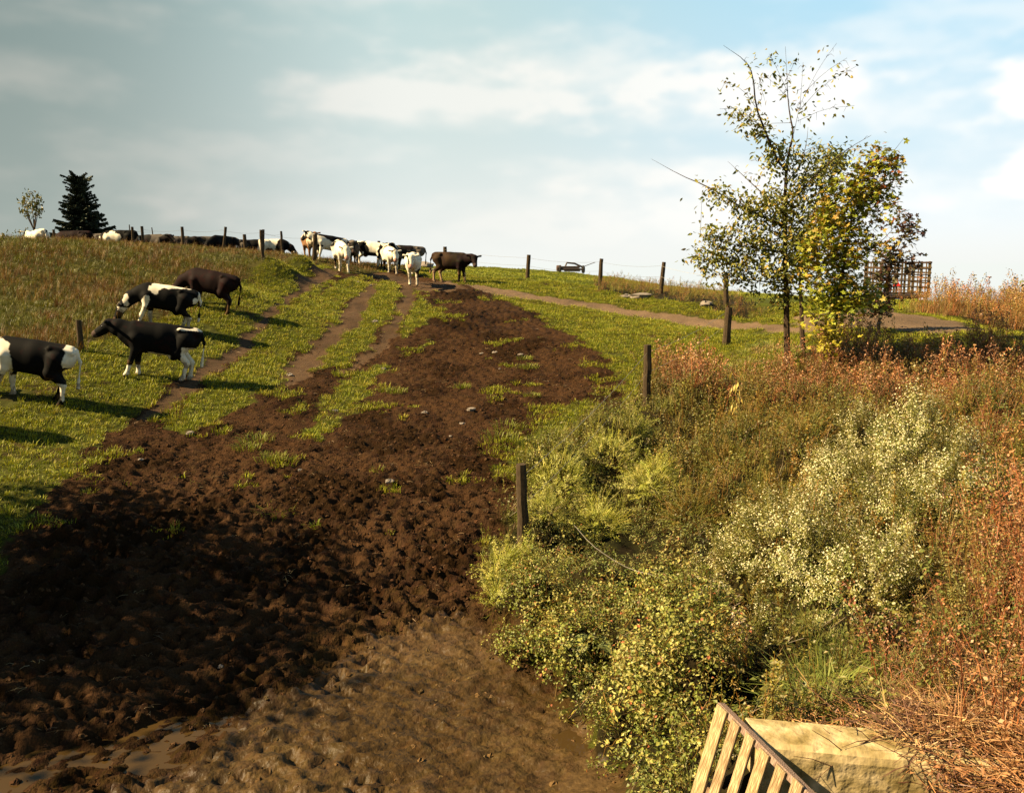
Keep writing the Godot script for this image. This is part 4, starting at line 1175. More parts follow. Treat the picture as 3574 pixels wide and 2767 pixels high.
func skin(bones: Array, cell: float) -> Array:
	# the tapered bones joined smoothly on a grid and meshed as one surface
	var lo := Vector3(1e9, 1e9, 1e9)
	var hi := -lo
	for q in bones:
		for e in 2:
			var p := Vector3(q[e * 4], q[e * 4 + 1], q[e * 4 + 2])
			var r: float = q[e * 4 + 3] + 0.05
			lo = lo.min(p - Vector3(r, r, r))
			hi = hi.max(p + Vector3(r, r, r))
	var nx := int((hi.x - lo.x) / cell) + 3
	var ny := int((hi.y - lo.y) / cell) + 3
	var nz := int((hi.z - lo.z) / cell) + 3
	var f := PackedFloat32Array()
	f.resize(nx * ny * nz)
	f.fill(0.5)
	var kk := 0.055
	for q in bones:
		var ax: float = q[0]; var ay: float = q[1]; var az: float = q[2]; var ra: float = q[3]
		var dx: float = q[4] - ax; var dy: float = q[5] - ay; var sq: float = q[8]; var dz: float = (q[6] - az) * sq; var dr: float = q[7] - ra
		var l2 := maxf(dx * dx + dy * dy + dz * dz, 1e-8)
		var r := maxf(ra, q[7]) + 0.075
		var i0 := maxi(0, int((minf(ax, q[4]) - r - lo.x) / cell))
		var i1 := mini(nx - 1, int((maxf(ax, q[4]) + r - lo.x) / cell) + 1)
		var j0 := maxi(0, int((minf(ay, q[5]) - r - lo.y) / cell))
		var j1 := mini(ny - 1, int((maxf(ay, q[5]) + r - lo.y) / cell) + 1)
		var k0 := maxi(0, int((minf(az, q[6]) - r / sq - lo.z) / cell))
		var k1 := mini(nz - 1, int((maxf(az, q[6]) + r / sq - lo.z) / cell) + 1)
		for k in range(k0, k1 + 1):
			var pz := (lo.z + k * cell - az) * sq
			for j in range(j0, j1 + 1):
				var py := lo.y + j * cell - ay
				var row := (k * ny + j) * nx
				var part := py * dy + pz * dz
				var yz := py * py + pz * pz
				for i in range(i0, i1 + 1):
					var px := lo.x + i * cell - ax
					var t := clampf((px * dx + part) / l2, 0.0, 1.0)
					var d := sqrt(maxf(px * px + yz - 2.0 * t * (px * dx + part) + t * t * l2, 0.0)) - ra - dr * t
					var o := f[row + i]
					var h := maxf(kk - absf(o - d), 0.0)
					f[row + i] = minf(o, d) - h * h / (4.0 * kk)
	var at := PackedInt32Array()
	at.resize(nx * ny * nz)
	at.fill(-1)
	var v := PackedVector3Array()
	var nn := PackedVector3Array()
	var sy := nx
	var sz := nx * ny
	var off := [0, 1, sy, sy + 1, sz, sz + 1, sz + sy, sz + sy + 1]
	var edges := [[0, 1], [2, 3], [4, 5], [6, 7], [0, 2], [1, 3], [4, 6], [5, 7], [0, 4], [1, 5], [2, 6], [3, 7]]
	for k in nz - 1:
		for j in ny - 1:
			for i in nx - 1:
				var c := k * sz + j * sy + i
				var a0 := f[c]
				if a0 > 0.12 or a0 < -0.12: continue
				var m := 0
				for q in 8:
					if f[c + off[q]] < 0.0: m |= 1 << q
				if m == 0 or m == 255: continue
				var s := Vector3.ZERO
				var n := 0
				for e in edges:
					var p: int = e[0]
					var w: int = e[1]
					if ((m >> p) & 1) != ((m >> w) & 1):
						var fa := f[c + off[p]]
						var t := fa / (fa - f[c + off[w]])
						s += Vector3(p & 1, (p >> 1) & 1, (p >> 2) & 1).lerp(Vector3(w & 1, (w >> 1) & 1, (w >> 2) & 1), t)
						n += 1
				at[c] = v.size()
				v.push_back(lo + (Vector3(i, j, k) + s / n) * cell)
				nn.push_back(Vector3(f[c + 1] + f[c + 1 + sy] + f[c + 1 + sz] + f[c + 1 + sy + sz] - f[c] - f[c + sy] - f[c + sz] - f[c + sy + sz],
					f[c + sy] + f[c + sy + 1] + f[c + sy + sz] + f[c + 1 + sy + sz] - f[c] - f[c + 1] - f[c + sz] - f[c + 1 + sz],
					f[c + sz] + f[c + sz + 1] + f[c + sz + sy] + f[c + 1 + sy + sz] - f[c] - f[c + 1] - f[c + sy] - f[c + 1 + sy]).normalized())
	var ix := PackedInt32Array()
	var st := [1, sy, sz]
	for k in range(1, nz - 1):
		for j in range(1, ny - 1):
			for i in range(1, nx - 1):
				var c := k * sz + j * sy + i
				if at[c] < 0 and absf(f[c]) > 0.1: continue
				for d in 3:
					var a := f[c]
					var b2 := f[c + st[d]]
					if (a < 0.0) == (b2 < 0.0): continue
					var u: int = st[(d + 1) % 3]
					var w: int = st[(d + 2) % 3]
					var p0 := at[c]
					var p1 := at[c - u]
					var p2 := at[c - u - w]
					var p3 := at[c - w]
					if p0 < 0 or p1 < 0 or p2 < 0 or p3 < 0: continue
					if a < 0.0: ix.append_array(PackedInt32Array([p0, p2, p1, p0, p3, p2]))
					else: ix.append_array(PackedInt32Array([p0, p1, p2, p0, p2, p3]))
	return [v, nn, ix]

const POSES = {
	"stand": {"neck": Vector3(0.95, 1.2, 0.0), "poll": Vector3(1.13, 1.32, 0.0), "muzzle": Vector3(1.45, 1.06, 0.0), "step": [0.06, -0.05, -0.08, 0.1]},
	"look": {"neck": Vector3(0.92, 1.14, 0.04), "poll": Vector3(1.12, 1.17, 0.1), "muzzle": Vector3(1.42, 0.92, 0.2), "step": [0.12, -0.1, 0.05, -0.1]},
	"graze": {"neck": Vector3(0.98, 0.84, 0.0), "poll": Vector3(1.22, 0.5, 0.0), "muzzle": Vector3(1.34, 0.12, 0.0), "step": [0.16, -0.12, -0.1, 0.14]},
	"walk": {"neck": Vector3(0.95, 1.1, 0.05), "poll": Vector3(1.18, 1.18, 0.08), "muzzle": Vector3(1.42, 0.84, 0.1), "step": [0.2, -0.2, -0.2, 0.18]},
	"turn": {"neck": Vector3(0.98, 1.2, 0.16), "poll": Vector3(1.12, 1.3, 0.34), "muzzle": Vector3(1.24, 1.02, 0.66), "step": [0.0, 0.08, 0.1, -0.05]},
	"bull": {"neck": Vector3(1.0, 1.12, 0.12), "poll": Vector3(1.2, 1.14, 0.26), "muzzle": Vector3(1.34, 0.84, 0.44), "step": [0.1, -0.06, 0.12, -0.1], "udder": false},
}
var skins := {}

func coat(kind: String, p: Vector3, n: FastNoiseLite, pose: Dictionary) -> Color:
	var black := Color(0.007, 0.006, 0.0055)
	var white := Color(0.5, 0.46, 0.37)
	var t := n.get_noise_3d(p.x, p.y * 0.85, p.z)
	var pl: Vector3 = pose.poll
	var mz: Vector3 = pose.muzzle
	var head := p.distance_to(pl.lerp(mz, 0.4)) < 0.3
	if p.distance_to(mz) < 0.11: return Color(0.30, 0.17, 0.13) if kind == "white" or kind == "blaze" else Color(0.05, 0.035, 0.03)
	if p.y < 0.06: return Color(0.05, 0.04, 0.035)
	match kind:
		"white":
			if head: return black if n.get_noise_3d(p.x * 1.3 + 9.0, p.y, p.z * 1.6 + 4.0) > 0.12 else white
			return black if t > 0.24 else white
		"blaze":
			if head: return black if p.z * 1.0 + t * 0.2 > 0.03 + (pl.z) else white
			return black if t > 0.34 else white
		"pied":
			if p.y < 0.5: return white if t < 0.25 else black
			if head: return black if absf(p.z - pl.z) > 0.05 else white
			return black if t > -0.16 else white
		"black":
			if p.x < -0.55 and p.y < 1.0 and (p.y < 0.86 or p.z > 0.05) and t < 0.28: return white
			if p.x > 0.2 and p.y < 0.30: return white
			if p.y > 1.27 and p.x < -0.2 and t < 0.05: return white
			if p.y < 0.72 and absf(p.z) < 0.14 and p.x > -0.3 and p.x < 0.2: return white
			return black
		"brown":
			return Color(0.011, 0.006, 0.005) if t < 0.3 else Color(0.008, 0.005, 0.0045)
		"bull":
			if p.y < 0.5 and t < 0.2: return Color(0.24, 0.16, 0.10)
			return Color(0.026, 0.016, 0.010).lerp(Color(0.009, 0.007, 0.006), smoothstep(-0.2, 0.3, t))
		"grey":
			return Color(0.07, 0.06, 0.05) if t < 0.0 else Color(0.014, 0.012, 0.011)
		"tan":
			return Color(0.17, 0.09, 0.045) if t < 0.25 else Color(0.45, 0.36, 0.26)
	return black

func cow(key: String, pose_name: String, kind: String, seed_: int, yaw: float, size: float, label: String, group: String) -> void:
	var c: Array = COWS[key]
	var pose: Dictionary = POSES[pose_name]
	var near := key.begins_with("c") or key == "g8" or key == "g9"
	var which := pose_name + ("+" if near else "")
	if not skins.has(which):
		skins[which] = skin(cow_bones(pose), 0.03 if near else 0.036)
	var s: Array = skins[which]
	var v: PackedVector3Array = s[0]
	var n := FastNoiseLite.new()
	n.seed = seed_
	n.frequency = 0.75
	n.fractal_octaves = 4
	n.fractal_gain = 0.45
	var cols := PackedColorArray()
	cols.resize(v.size())
	for i in v.size():
		var dirt := n.get_noise_3d(v[i].x * 4.0 + 20.0, v[i].y * 4.0, v[i].z * 4.0)
		cols[i] = coat(kind, v[i], n, pose) * (1.0 + 0.35 * dirt)
		if v[i].y < 0.62 and dirt > 0.12 + (v[i].y - 0.3) * 0.6: cols[i] = cols[i].lerp(Color(0.07, 0.042, 0.02), 0.65)      # splashed with mud
	var a := []
	a.resize(Mesh.ARRAY_MAX)
	a[Mesh.ARRAY_VERTEX] = v
	a[Mesh.ARRAY_NORMAL] = s[1]
	a[Mesh.ARRAY_COLOR] = cols
	a[Mesh.ARRAY_INDEX] = s[2]
	var m := ArrayMesh.new()
	m.add_surface_from_arrays(Mesh.PRIMITIVE_TRIANGLES, a)
	var o := mesh_node("bull" if kind == "bull" else "cow", m, M.hide)
	var turn := deg_to_rad(yaw)
	var f := Vector3(cos(turn), 0, -sin(turn))
	var hf := H(c[0] + f.x * 0.55 * size, c[1] + f.z * 0.55 * size)
	var hb := H(c[0] - f.x * 0.65 * size, c[1] - f.z * 0.65 * size)
	o.basis = Basis(Vector3.UP, turn) * Basis(Vector3.BACK, atan2(hf - hb, 1.2 * size)) * Basis.from_scale(Vector3.ONE * size)
	o.position = Vector3(c[0], (hf + hb) * 0.5 - 0.02, c[1])
	tag(o, label, "bull" if kind == "bull" else "cow", group)
	if near or key.begins_with("g"):
		var pl: Vector3 = pose.poll
		var mz: Vector3 = pose.muzzle
		var fw := (mz - pl).normalized()
		var sd := fw.cross(Vector3.UP).normalized()
		for q in [-1.0, 1.0]:
			var e := mesh_node("eye", M.eye_mesh, M.eye, o)
			e.position = pl.lerp(mz, 0.3) + sd * q * 0.098 + sd.cross(fw).normalized() * 0.035

func make_cows() -> void:
	var near := "cows grazing below the left bank"
	var ridge := "cows lined up along the left ridge"
	var herd := "cows coming over the top of the lane"
	cow("c0", "stand", "black", 3, 176, 0.92, "black cow standing below the left bank at the lane edge", near)
	cow("c1", "graze", "pied", 12, 184, 0.95, "black and white cow seen from behind its shoulder, tail hanging, beside the bank", near)
	cow("c2", "look", "black", 4, 196, 0.98, "black cow with white hind legs and raised head on the lane grass", near)
	cow("c3", "graze", "pied", 21, 188, 0.92, "black and white cow grazing with head down behind the black one", near)
	cow("c4", "graze", "brown", 5, 172, 0.92, "dark brown cow with reddish back next to the bank fence post", near)
	cow("r1", "stand", "white", 31, 140, 1.0, "white cow far along the ridge beside the small round tree", ridge)
	cow("r2", "graze", "brown", 32, 180, 1.0, "reddish brown cow on the ridge in front of the spruce", ridge)
	cow("r3", "graze", "pied", 33, 180, 1.0, "black and white cow on the ridge right beside the spruce", ridge)
	cow("r3b", "graze", "grey", 34, 180, 0.95, "pale grey cow half hidden behind the spruce side of the herd", ridge)
	cow("r4", "look", "grey", 35, -4, 1.0, "grey cow on the ridge walking away from the spruce, head raised", ridge)
	cow("r5", "look", "grey", 36, 12, 0.98, "grey and white cow standing at a ridge fence post", ridge)
	cow("r6", "graze", "grey", 37, 196, 1.0, "dark grey cow grazing between two ridge fence posts", ridge)
	cow("r7", "graze", "black", 38, 236, 1.0, "black cow grazing under the leaning ridge post", ridge)
	cow("r8", "stand", "grey", 39, 200, 0.95, "pale grey cow just behind the black grazing one on the ridge", ridge)
	cow("r9", "graze", "pied", 40, 186, 1.0, "black and white cow at the thick ridge post", ridge)
	cow("r10", "graze", "pied", 47, 4, 1.0, "black cow with a white saddle at the end of the ridge", ridge)
	cow("g1", "stand", "tan", 42, -64, 0.9, "tan cow standing behind the post at the top of the lane", herd)
	cow("g2", "turn", "pied", 43, -150, 0.92, "black cow with raised head beside the bank post", herd)
	cow("g4", "walk", "grey", 44, -75, 0.9, "grey cow with lowered head among the herd", herd)
	cow("g5", "stand", "pied", 45, -12, 0.9, "mostly black cow standing side on behind the herd", herd)
	cow("g7", "turn", "grey", 46, 200, 0.9, "grey brown cow with its head over the white one", herd)
	cow("g3", "walk", "white", 51, -66, 0.95, "white cow with black patches walking down the wheel track", herd)
	cow("g6", "walk", "white", 58, -68, 0.92, "mostly white cow with a dark ear behind the leader", herd)
	cow("g8", "walk", "blaze", 55, -84, 0.98, "white cow with half black face leading down the lane", herd)
	cow("g9", "bull", "bull", 61, -22, 0.98, "dark brown bull standing at the gravel road", herd)

# ---------------------------------------------------------------- fences
func post(parent: Node3D, at: Vector3, h: float, w: float, lean: float, seed_: int) -> void:
	rng.seed = seed_
	var b := Buf.new()
	var pts := []
	var rad := []
	var l := deg_to_rad(lean)
	for i in 7:
		var t := i / 6.0
		pts.push_back(Vector3(-sin(l) * h * t + rng.randf_range(-1, 1) * w * 0.05, lerpf(-0.3, h, t), rng.randf_range(-1, 1) * w * 0.05))
		rad.push_back(w * 0.5 * (1.06 - 0.16 * t) * rng.randf_range(0.94, 1.06))
	b.col = Color(1, 1, 1)
	b.tube(pts, rad, 9)
	var o := mesh_node("post", b.mesh(), M.post_wood, parent)
	o.position = at - parent.position

func fence(posts: Array, label: String, wires: int, joined: Array, seed_: int) -> void:
	var first: Array = posts[0]
	var root := thing("fence", G(first[0], first[1]), label, "fence")
	for i in posts.size():
		var p: Array = posts[i]
		post(root, G(p[0], p[1]), p[2], maxf(p[3], 0.05), p[4], seed_ + i)
	for pr in joined:
		var p: Array = posts[pr[0]]
		var q: Array = posts[pr[1]]
		for k in wires:
			var b := Buf.new()
			b.col = Color(1, 1, 1)
			var pts := []
			var rad := []
			for i in 9:
				var t := i / 8.0
				var hh: float = lerpf(p[2], q[2], t) * (0.88 - 0.34 * k)
				var g0 := G(p[0], p[1])
				var g1 := G(q[0], q[1])
				pts.push_back(g0.lerp(g1, t) + Vector3.UP * (hh - 0.1 * 4.0 * t * (1.0 - t)) - root.position)
				rad.push_back(0.004)
			b.tube(pts, rad, 4)
			mesh_node("wire", b.mesh(), M.wire, root)

func make_fences() -> void:
	fence(FENCE_NEAR, "stout dark wooden posts along the weedy bank beside the mud", 2, [[0, 1], [1, 2]], 500)
	fence(FENCE_FIELD, "thin leaning posts of the field fence beyond the gravel road", 2, [[0, 1], [1, 2], [2, 3], [3, 4]], 520)
	fence(FENCE_BANK, "weathered posts at the foot of the left bank by the cows", 1, [[2, 3]], 540)
	fence(FENCE_RIDGE, "grey posts sticking up between the cows on the ridge", 1, [[1, 2], [2, 3], [3, 4], [4, 6], [6, 7]], 560)
	fence(FENCE_FAR, "two thin stakes behind the ridge cows near the spruce", 1, [[0, 1]], 580)

# ---------------------------------------------------------------- trees
func tree(called: String, at: Array, limbs: Array, blobs: Array, leaf: Mesh, leaf_mat: Material, hues: Callable, trunk_r: float, per_cluster: int, leaf_size: float, droop: float, seed_: int, label: String, limb_leaves := 0) -> void:
	rng.seed = seed_
	var base := G(at[0], at[1])
	var root := thing(called, base, label, "tree", "saplings on the bank")
	var samples := []
	var lines_ := []
	for li in limbs.size():
		var l: Array = limbs[li]
		var pts := []
		var swing := 0.0 if li == 0 else rng.randf_range(-0.75, 0.75)
		var z0 := 0.0
		if li > 0:
			var near := 1e9
			for q in samples:
				var d := Vector2(q.x - l[0][0], q.y - l[0][1]).length()
				if d < near:
					near = d
					z0 = q.z
		var run := 0.0
		for i in l.size():
			if i > 0: run += Vector2(l[i][0] - l[i - 1][0], l[i][1] - l[i - 1][1]).length()
			pts.push_back(Vector3(l[i][0] + rng.randf_range(-0.02, 0.02), l[i][1], z0 + run * swing + rng.randf_range(-0.03, 0.03)))
		if li == 0: pts[0].y = -0.15
		# rounder: cut each bend
		var soft := [pts[0]]
		for i in pts.size() - 1:
			soft.push_back(pts[i].lerp(pts[i + 1], 0.25))
			soft.push_back(pts[i].lerp(pts[i + 1], 0.75))
		soft.push_back(pts[-1])
		var r0 := trunk_r if li == 0 else clampf(run * 0.011, 0.006, trunk_r * 0.55) if pts[0].y < 5.2 else 0.006
		var rad := []
		for i in soft.size():
			rad.push_back(maxf(0.003, r0 * (1.0 - float(i) / (soft.size() - 1)) ** (1.35 if li == 0 else 0.9)))
		var b := Buf.new()
		b.col = Color(1, 1, 1)
		b.tube(soft, rad, 7 if li == 0 else 5)
		mesh_node("trunk" if li == 0 else "limb", b.mesh(), M.bark, root)
		for i in soft.size() - 1:
			for k in 3: samples.push_back(soft[i].lerp(soft[i + 1], k / 3.0))
		lines_.push_back(soft)
	var s := Spots.new()
	var tw := Buf.new()
	tw.col = Color(1, 1, 1)
	var cluster := func(c: Vector3, from: Vector3, n: int) -> void:
		var mid := from.lerp(c, 0.5) + Vector3(0, 0.05, 0)
		tw.tube([from, mid, c], [0.006, 0.004, 0.002], 3, false)
		for i in n:
			var t := rng.randf_range(0.35, 1.05)
			var p := (from.lerp(mid, t * 2.0) if t < 0.5 else mid.lerp(c, t * 2.0 - 1.0)) + Vector3(rng.randfn(), rng.randfn(), rng.randfn()) * 0.13
			var a := rng.randf() * TAU
			var dir := Vector3(cos(a), rng.randf_range(-1.0, 0.5) - droop, sin(a)).normalized()
			var up := dir.cross(Vector3(rng.randfn(), rng.randfn() * 0.3, rng.randfn())).normalized()
			var k := leaf_size * rng.randf_range(0.65, 1.2)
			s.put(p, Basis(up.cross(dir) * k, up * k, dir * k), hues.call(p))
	for bl in blobs:
		for i in int(bl[4]):
			var d := Vector3(rng.randfn(), rng.randfn(), rng.randfn()).normalized() * pow(rng.randf(), 0.4)
			var c := Vector3(bl[0] + d.x * bl[2], bl[1] + d.y * bl[3], d.z * maxf(bl[2], 0.45) + rng.randf_range(-0.1, 0.1))
			var best := 1e9
			var from := c
			for q in samples:
				var e: float = c.distance_squared_to(q) + maxf(0.0, q.y - c.y) * 0.3
				if e < best:
					best = e
					from = q
			cluster.call(c, from, per_cluster)
	for k in limb_leaves:
		var l: Array = lines_[1 + rng.randi() % (lines_.size() - 1)]
		var f := pow(rng.randf(), 0.8) * (l.size() - 1.01) * 0.9
		var p: Vector3 = l[int(f)].lerp(l[int(f) + 1], f - int(f))
		cluster.call(p + Vector3(rng.randf_range(-0.12, 0.12), rng.randf_range(-0.18, 0.05), rng.randf_range(-0.12, 0.12)), p, 1 + rng.randi() % 4)
	mesh_node("twigs", tw.mesh(), M.bark, root)
	tag(copies("crown", leaf, leaf_mat, s, root), "", "", "", "stuff")

func oval_leaf() -> ArrayMesh:
	var b := Buf.new()
	b.col = Color(1, 1, 1)
	for s in [-1.0, 1.0]:
		var p := [Vector3(0, 0, 0), Vector3(0.22 * s, 0.07, 0.3), Vector3(0.2 * s, 0.05, 0.62), Vector3(0, -0.12, 1.0), Vector3(0, -0.02, 0.45)]
		b.tri(p[0], p[1], p[4]); b.tri(p[1], p[2], p[4]); b.tri(p[2], p[3], p[4])
	return b.mesh()

func lobed_leaf() -> ArrayMesh:
	var b := Buf.new()
	b.col = Color(1, 1, 1)
	var rim := []
	var rr := [0.30, 0.55, 0.30, 0.52, 0.33, 0.62, 0.33, 0.52, 0.30, 0.55, 0.30]
	for i in 11:
		var a := lerpf(-2.75, 2.75, i / 10.0)
		rim.push_back(Vector3(sin(a) * rr[i], -0.1 * rr[i] + (0.05 if i % 2 else 0.0), 0.42 + cos(a) * rr[i]))
	for i in 10:
		b.tri(Vector3(0, 0.04, 0.42), rim[i], rim[i + 1])
	return b.mesh()

func make_trees() -> void:
	var oval := oval_leaf()
	var lobed := lobed_leaf()
	var green := [Color(0.12, 0.135, 0.022), Color(0.16, 0.165, 0.03), Color(0.09, 0.105, 0.018), Color(0.22, 0.21, 0.04), Color(0.22, 0.16, 0.032)]
	tree("cherry_sapling", T1_AT, T1_LIMBS, T1_BLOBS, oval, M.leaf, func(_p): return mix_of(green), 0.085, 17, 0.125, 0.5, 701, "slender sapling with drooping green leaves and long bare top twigs", 150)
	tree("leafy_sapling", T2_AT, T2_LIMBS, T2_BLOBS, oval, M.leaf, func(_p): return mix_of([Color(0.075, 0.085, 0.016), Color(0.09, 0.10, 0.02), Color(0.055, 0.065, 0.013)]), 0.075, 18, 0.125, 0.5, 702, "dark green sapling standing close behind the slender one")
	tree("maple_sapling", T3_AT, T3_LIMBS, T3_BLOBS, lobed, M.leaf, func(p):
		var r := rng.randf()
		if p.y > 2.9 and p.x > 0.6 and r < 0.3: return mix_of([Color(0.26, 0.09, 0.025), Color(0.2, 0.06, 0.02), Color(0.28, 0.15, 0.03)])
		if p.y > 1.9 and r < 0.25: return mix_of([Color(0.26, 0.17, 0.02), Color(0.22, 0.14, 0.02)])
		if p.y < 1.1: return mix_of([Color(0.30, 0.25, 0.02), Color(0.24, 0.22, 0.02)])
		return mix_of([Color(0.19, 0.215, 0.017), Color(0.15, 0.18, 0.015), Color(0.23, 0.235, 0.018), Color(0.2, 0.155, 0.018)]), 0.06, 9, 0.135, 0.1, 703, "bushy maple sapling turning yellow and orange")
	tree("shade_tinted_maple", T4_AT, T4_LIMBS, T4_BLOBS, lobed, M.leaf, func(_p): return mix_of([Color(0.05, 0.035, 0.022), Color(0.06, 0.055, 0.018), Color(0.07, 0.03, 0.02)]), 0.05, 13, 0.15, 0.1, 704, "purplish maple sapling with shade painted into its leaves in front of the hay wagon")  # shade of the neighbouring maple is put into these leaf colours

func make_edge_sapling() -> void:
	tree("young_ash", T5_AT, T5_LIMBS, T5_BLOBS, oval_leaf(), M.leaf, func(_p): return mix_of([Color(0.075, 0.09, 0.016), Color(0.10, 0.115, 0.02)]), 0.06, 14, 0.12, 0.2, 705, "young tree reaching one leafy branch over the road verge")

func make_far_trees() -> void:
	# a spruce behind the ridge
	rng.seed = 801
	var at := SPRUCE
	var root := thing("spruce_tree", G(at[0], at[1]), "dark spruce standing behind the left ridge", "tree")
	var h: float = at[2]
	var b := Buf.new()
	b.col = Color(1, 1, 1)
	b.tube([Vector3(0, -0.3, 0), Vector3(0, h * 0.5, 0), Vector3(0, h, 0)], [0.22, 0.13, 0.02], 7)
	mesh_node("trunk", b.mesh(), M.bark, root)
	var fr := Buf.new()
	for i in 80:
		# one bough: needled twigs along a drooping rib, tips lifted
		var t := rng.randf()
		var p := Vector3(t, -0.22 * t + 0.16 * t * t, 0)
		var a := rng.randf_range(0.4, 1.3) * (1.0 if i % 2 else -1.0)
		var l := (1.05 - t) * 0.34 + 0.09
		var q := p + Vector3(cos(a) * l, rng.randf_range(-0.16, 0.05), sin(a) * l)
		fr.col = vary(Color(1, 1, 1), 0.3)
		var w := Vector3(0, 0.055, 0).rotated((q - p).normalized(), rng.randf() * PI)
		fr.quad(p - w, p + w, q + w * 0.5, q - w * 0.5)
	fr.tube([Vector3.ZERO, Vector3(0.5, -0.07, 0), Vector3(1, -0.06, 0)], [0.02, 0.012, 0.004], 4, false)
	var frond := fr.mesh()
	var s := Spots.new()
	var y := 0.25
	while y < h - 0.1:
		var t := y / h
		var reach: float = at[3] * (1.0 - pow(t, 1.35)) * (0.82 + 0.3 * rng.randf()) + 0.25
		if t > 0.8: reach = maxf(reach, at[3] * 0.42 * rng.randf_range(0.6, 1.0))
		var n := 7 + rng.randi() % 4
		for i in n:
			var k := reach * rng.randf_range(0.72, 1.12)
			var tr := Basis(Vector3.UP, rng.randf() * TAU) * Basis(Vector3.BACK, lerpf(-0.12, 0.45, t) + rng.randf_range(-0.12, 0.12))
			s.put(Vector3(0, y + rng.randf_range(-0.1, 0.1), 0), Basis(tr.x * k, tr.y * k * 0.75, tr.z * k * 0.8), vary(Color(0.028, 0.036, 0.02), 0.25))
		y += 0.17
	copies("crown", frond, M.needle, s, root)
	# a small round tree and a hedge far off
	var leafy := oval_leaf()
	for d in FAR_BUSHES:
		rng.seed = int(d[6])
		var r2 := thing(d[7], G(d[0], d[1]), d[8], d[9])
		var st := Buf.new()
		st.col = Color(1, 1, 1)
		var sp := Spots.new()
		if d[5] > 0.0: st.tube([Vector3(0, -0.3, 0), Vector3(0.05, d[5], 0)], [0.09, 0.05], 6)
		for i in 9:
			var a := rng.randf() * TAU
			var tip := Vector3(cos(a) * d[2] * 0.7, d[5] + d[3] * rng.randf_range(0.5, 1.6), sin(a) * d[2] * 0.7)
			st.tube([Vector3(0.03, d[5] * 0.8, 0), tip], [0.035, 0.01], 4, false)
		mesh_node("trunk", st.mesh(), M.bark, r2)
		for i in int(d[4]):
			var v := Vector3(rng.randfn(), rng.randfn(), rng.randfn()).normalized() * pow(rng.randf(), 0.4)
			var p := Vector3(v.x * d[2], d[5] + d[3] + v.y * d[3], v.z * d[2])
			if wobble.get_noise_3d(p.x * 2.0, p.y * 2.0, p.z * 2.0) < -0.12: continue
			var k := rng.randf_range(0.14, 0.3)
			var tr := Basis.from_euler(Vector3(rng.randf() * TAU, rng.randf() * TAU, rng.randf() * TAU))
			sp.put(p, tr * Basis.from_scale(Vector3(k, k, k)), mix_of([Color(0.06, 0.07, 0.018), Color(0.09, 0.09, 0.02), Color(0.11, 0.085, 0.02)]))
		copies("crown", leafy, M.leaf, sp, r2)

# ---------------------------------------------------------------- farm things
func part_box(called: String, parent: Node, m: Material, at: Vector3, size: Vector3, turn := Basis.IDENTITY, col := Color(1, 1, 1), chamfer := 0.006) -> MeshInstance3D:
	var b := Buf.new()
	b.col = col
	b.box(Vector3.ZERO, size, Basis.IDENTITY, chamfer)
	var o := mesh_node(called, b.mesh(), m, parent)
	o.basis = turn
	o.position = at
	return o

func wheel(parent: Node, at: Vector3, r: float, w: float) -> void:
	var t := Buf.new()
	t.col = Color(0.018, 0.017, 0.016)
	var n := 18
	var prof := [[0.62, -0.45], [0.9, -0.5], [1.0, -0.3], [1.0, 0.3], [0.9, 0.5], [0.62, 0.45]]
	for i in n:
		var a0 := TAU * i / n
		var a1 := TAU * (i + 1) / n
		for k in 5:
			var p: Array = prof[k]
			var q: Array = prof[k + 1]
			t.quad(Vector3(p[1] * w, cos(a0) * p[0] * r, sin(a0) * p[0] * r), Vector3(q[1] * w, cos(a0) * q[0] * r, sin(a0) * q[0] * r), Vector3(q[1] * w, cos(a1) * q[0] * r, sin(a1) * q[0] * r), Vector3(p[1] * w, cos(a1) * p[0] * r, sin(a1) * p[0] * r))
	var o := mesh_node("wheel", t.mesh(), M.rubber, parent)
	o.position = at
	var d := Buf.new()
	d.col = Color(0.12, 0.05, 0.03)
	d.tube([Vector3(-w * 0.25, 0, 0), Vector3(-w * 0.1, 0, 0), Vector3(w * 0.1, 0, 0), Vector3(w * 0.25, 0, 0)], [r * 0.2, r * 0.62, r * 0.62, r * 0.2], 14)
	mesh_node("rim", d.mesh(), M.iron, o)

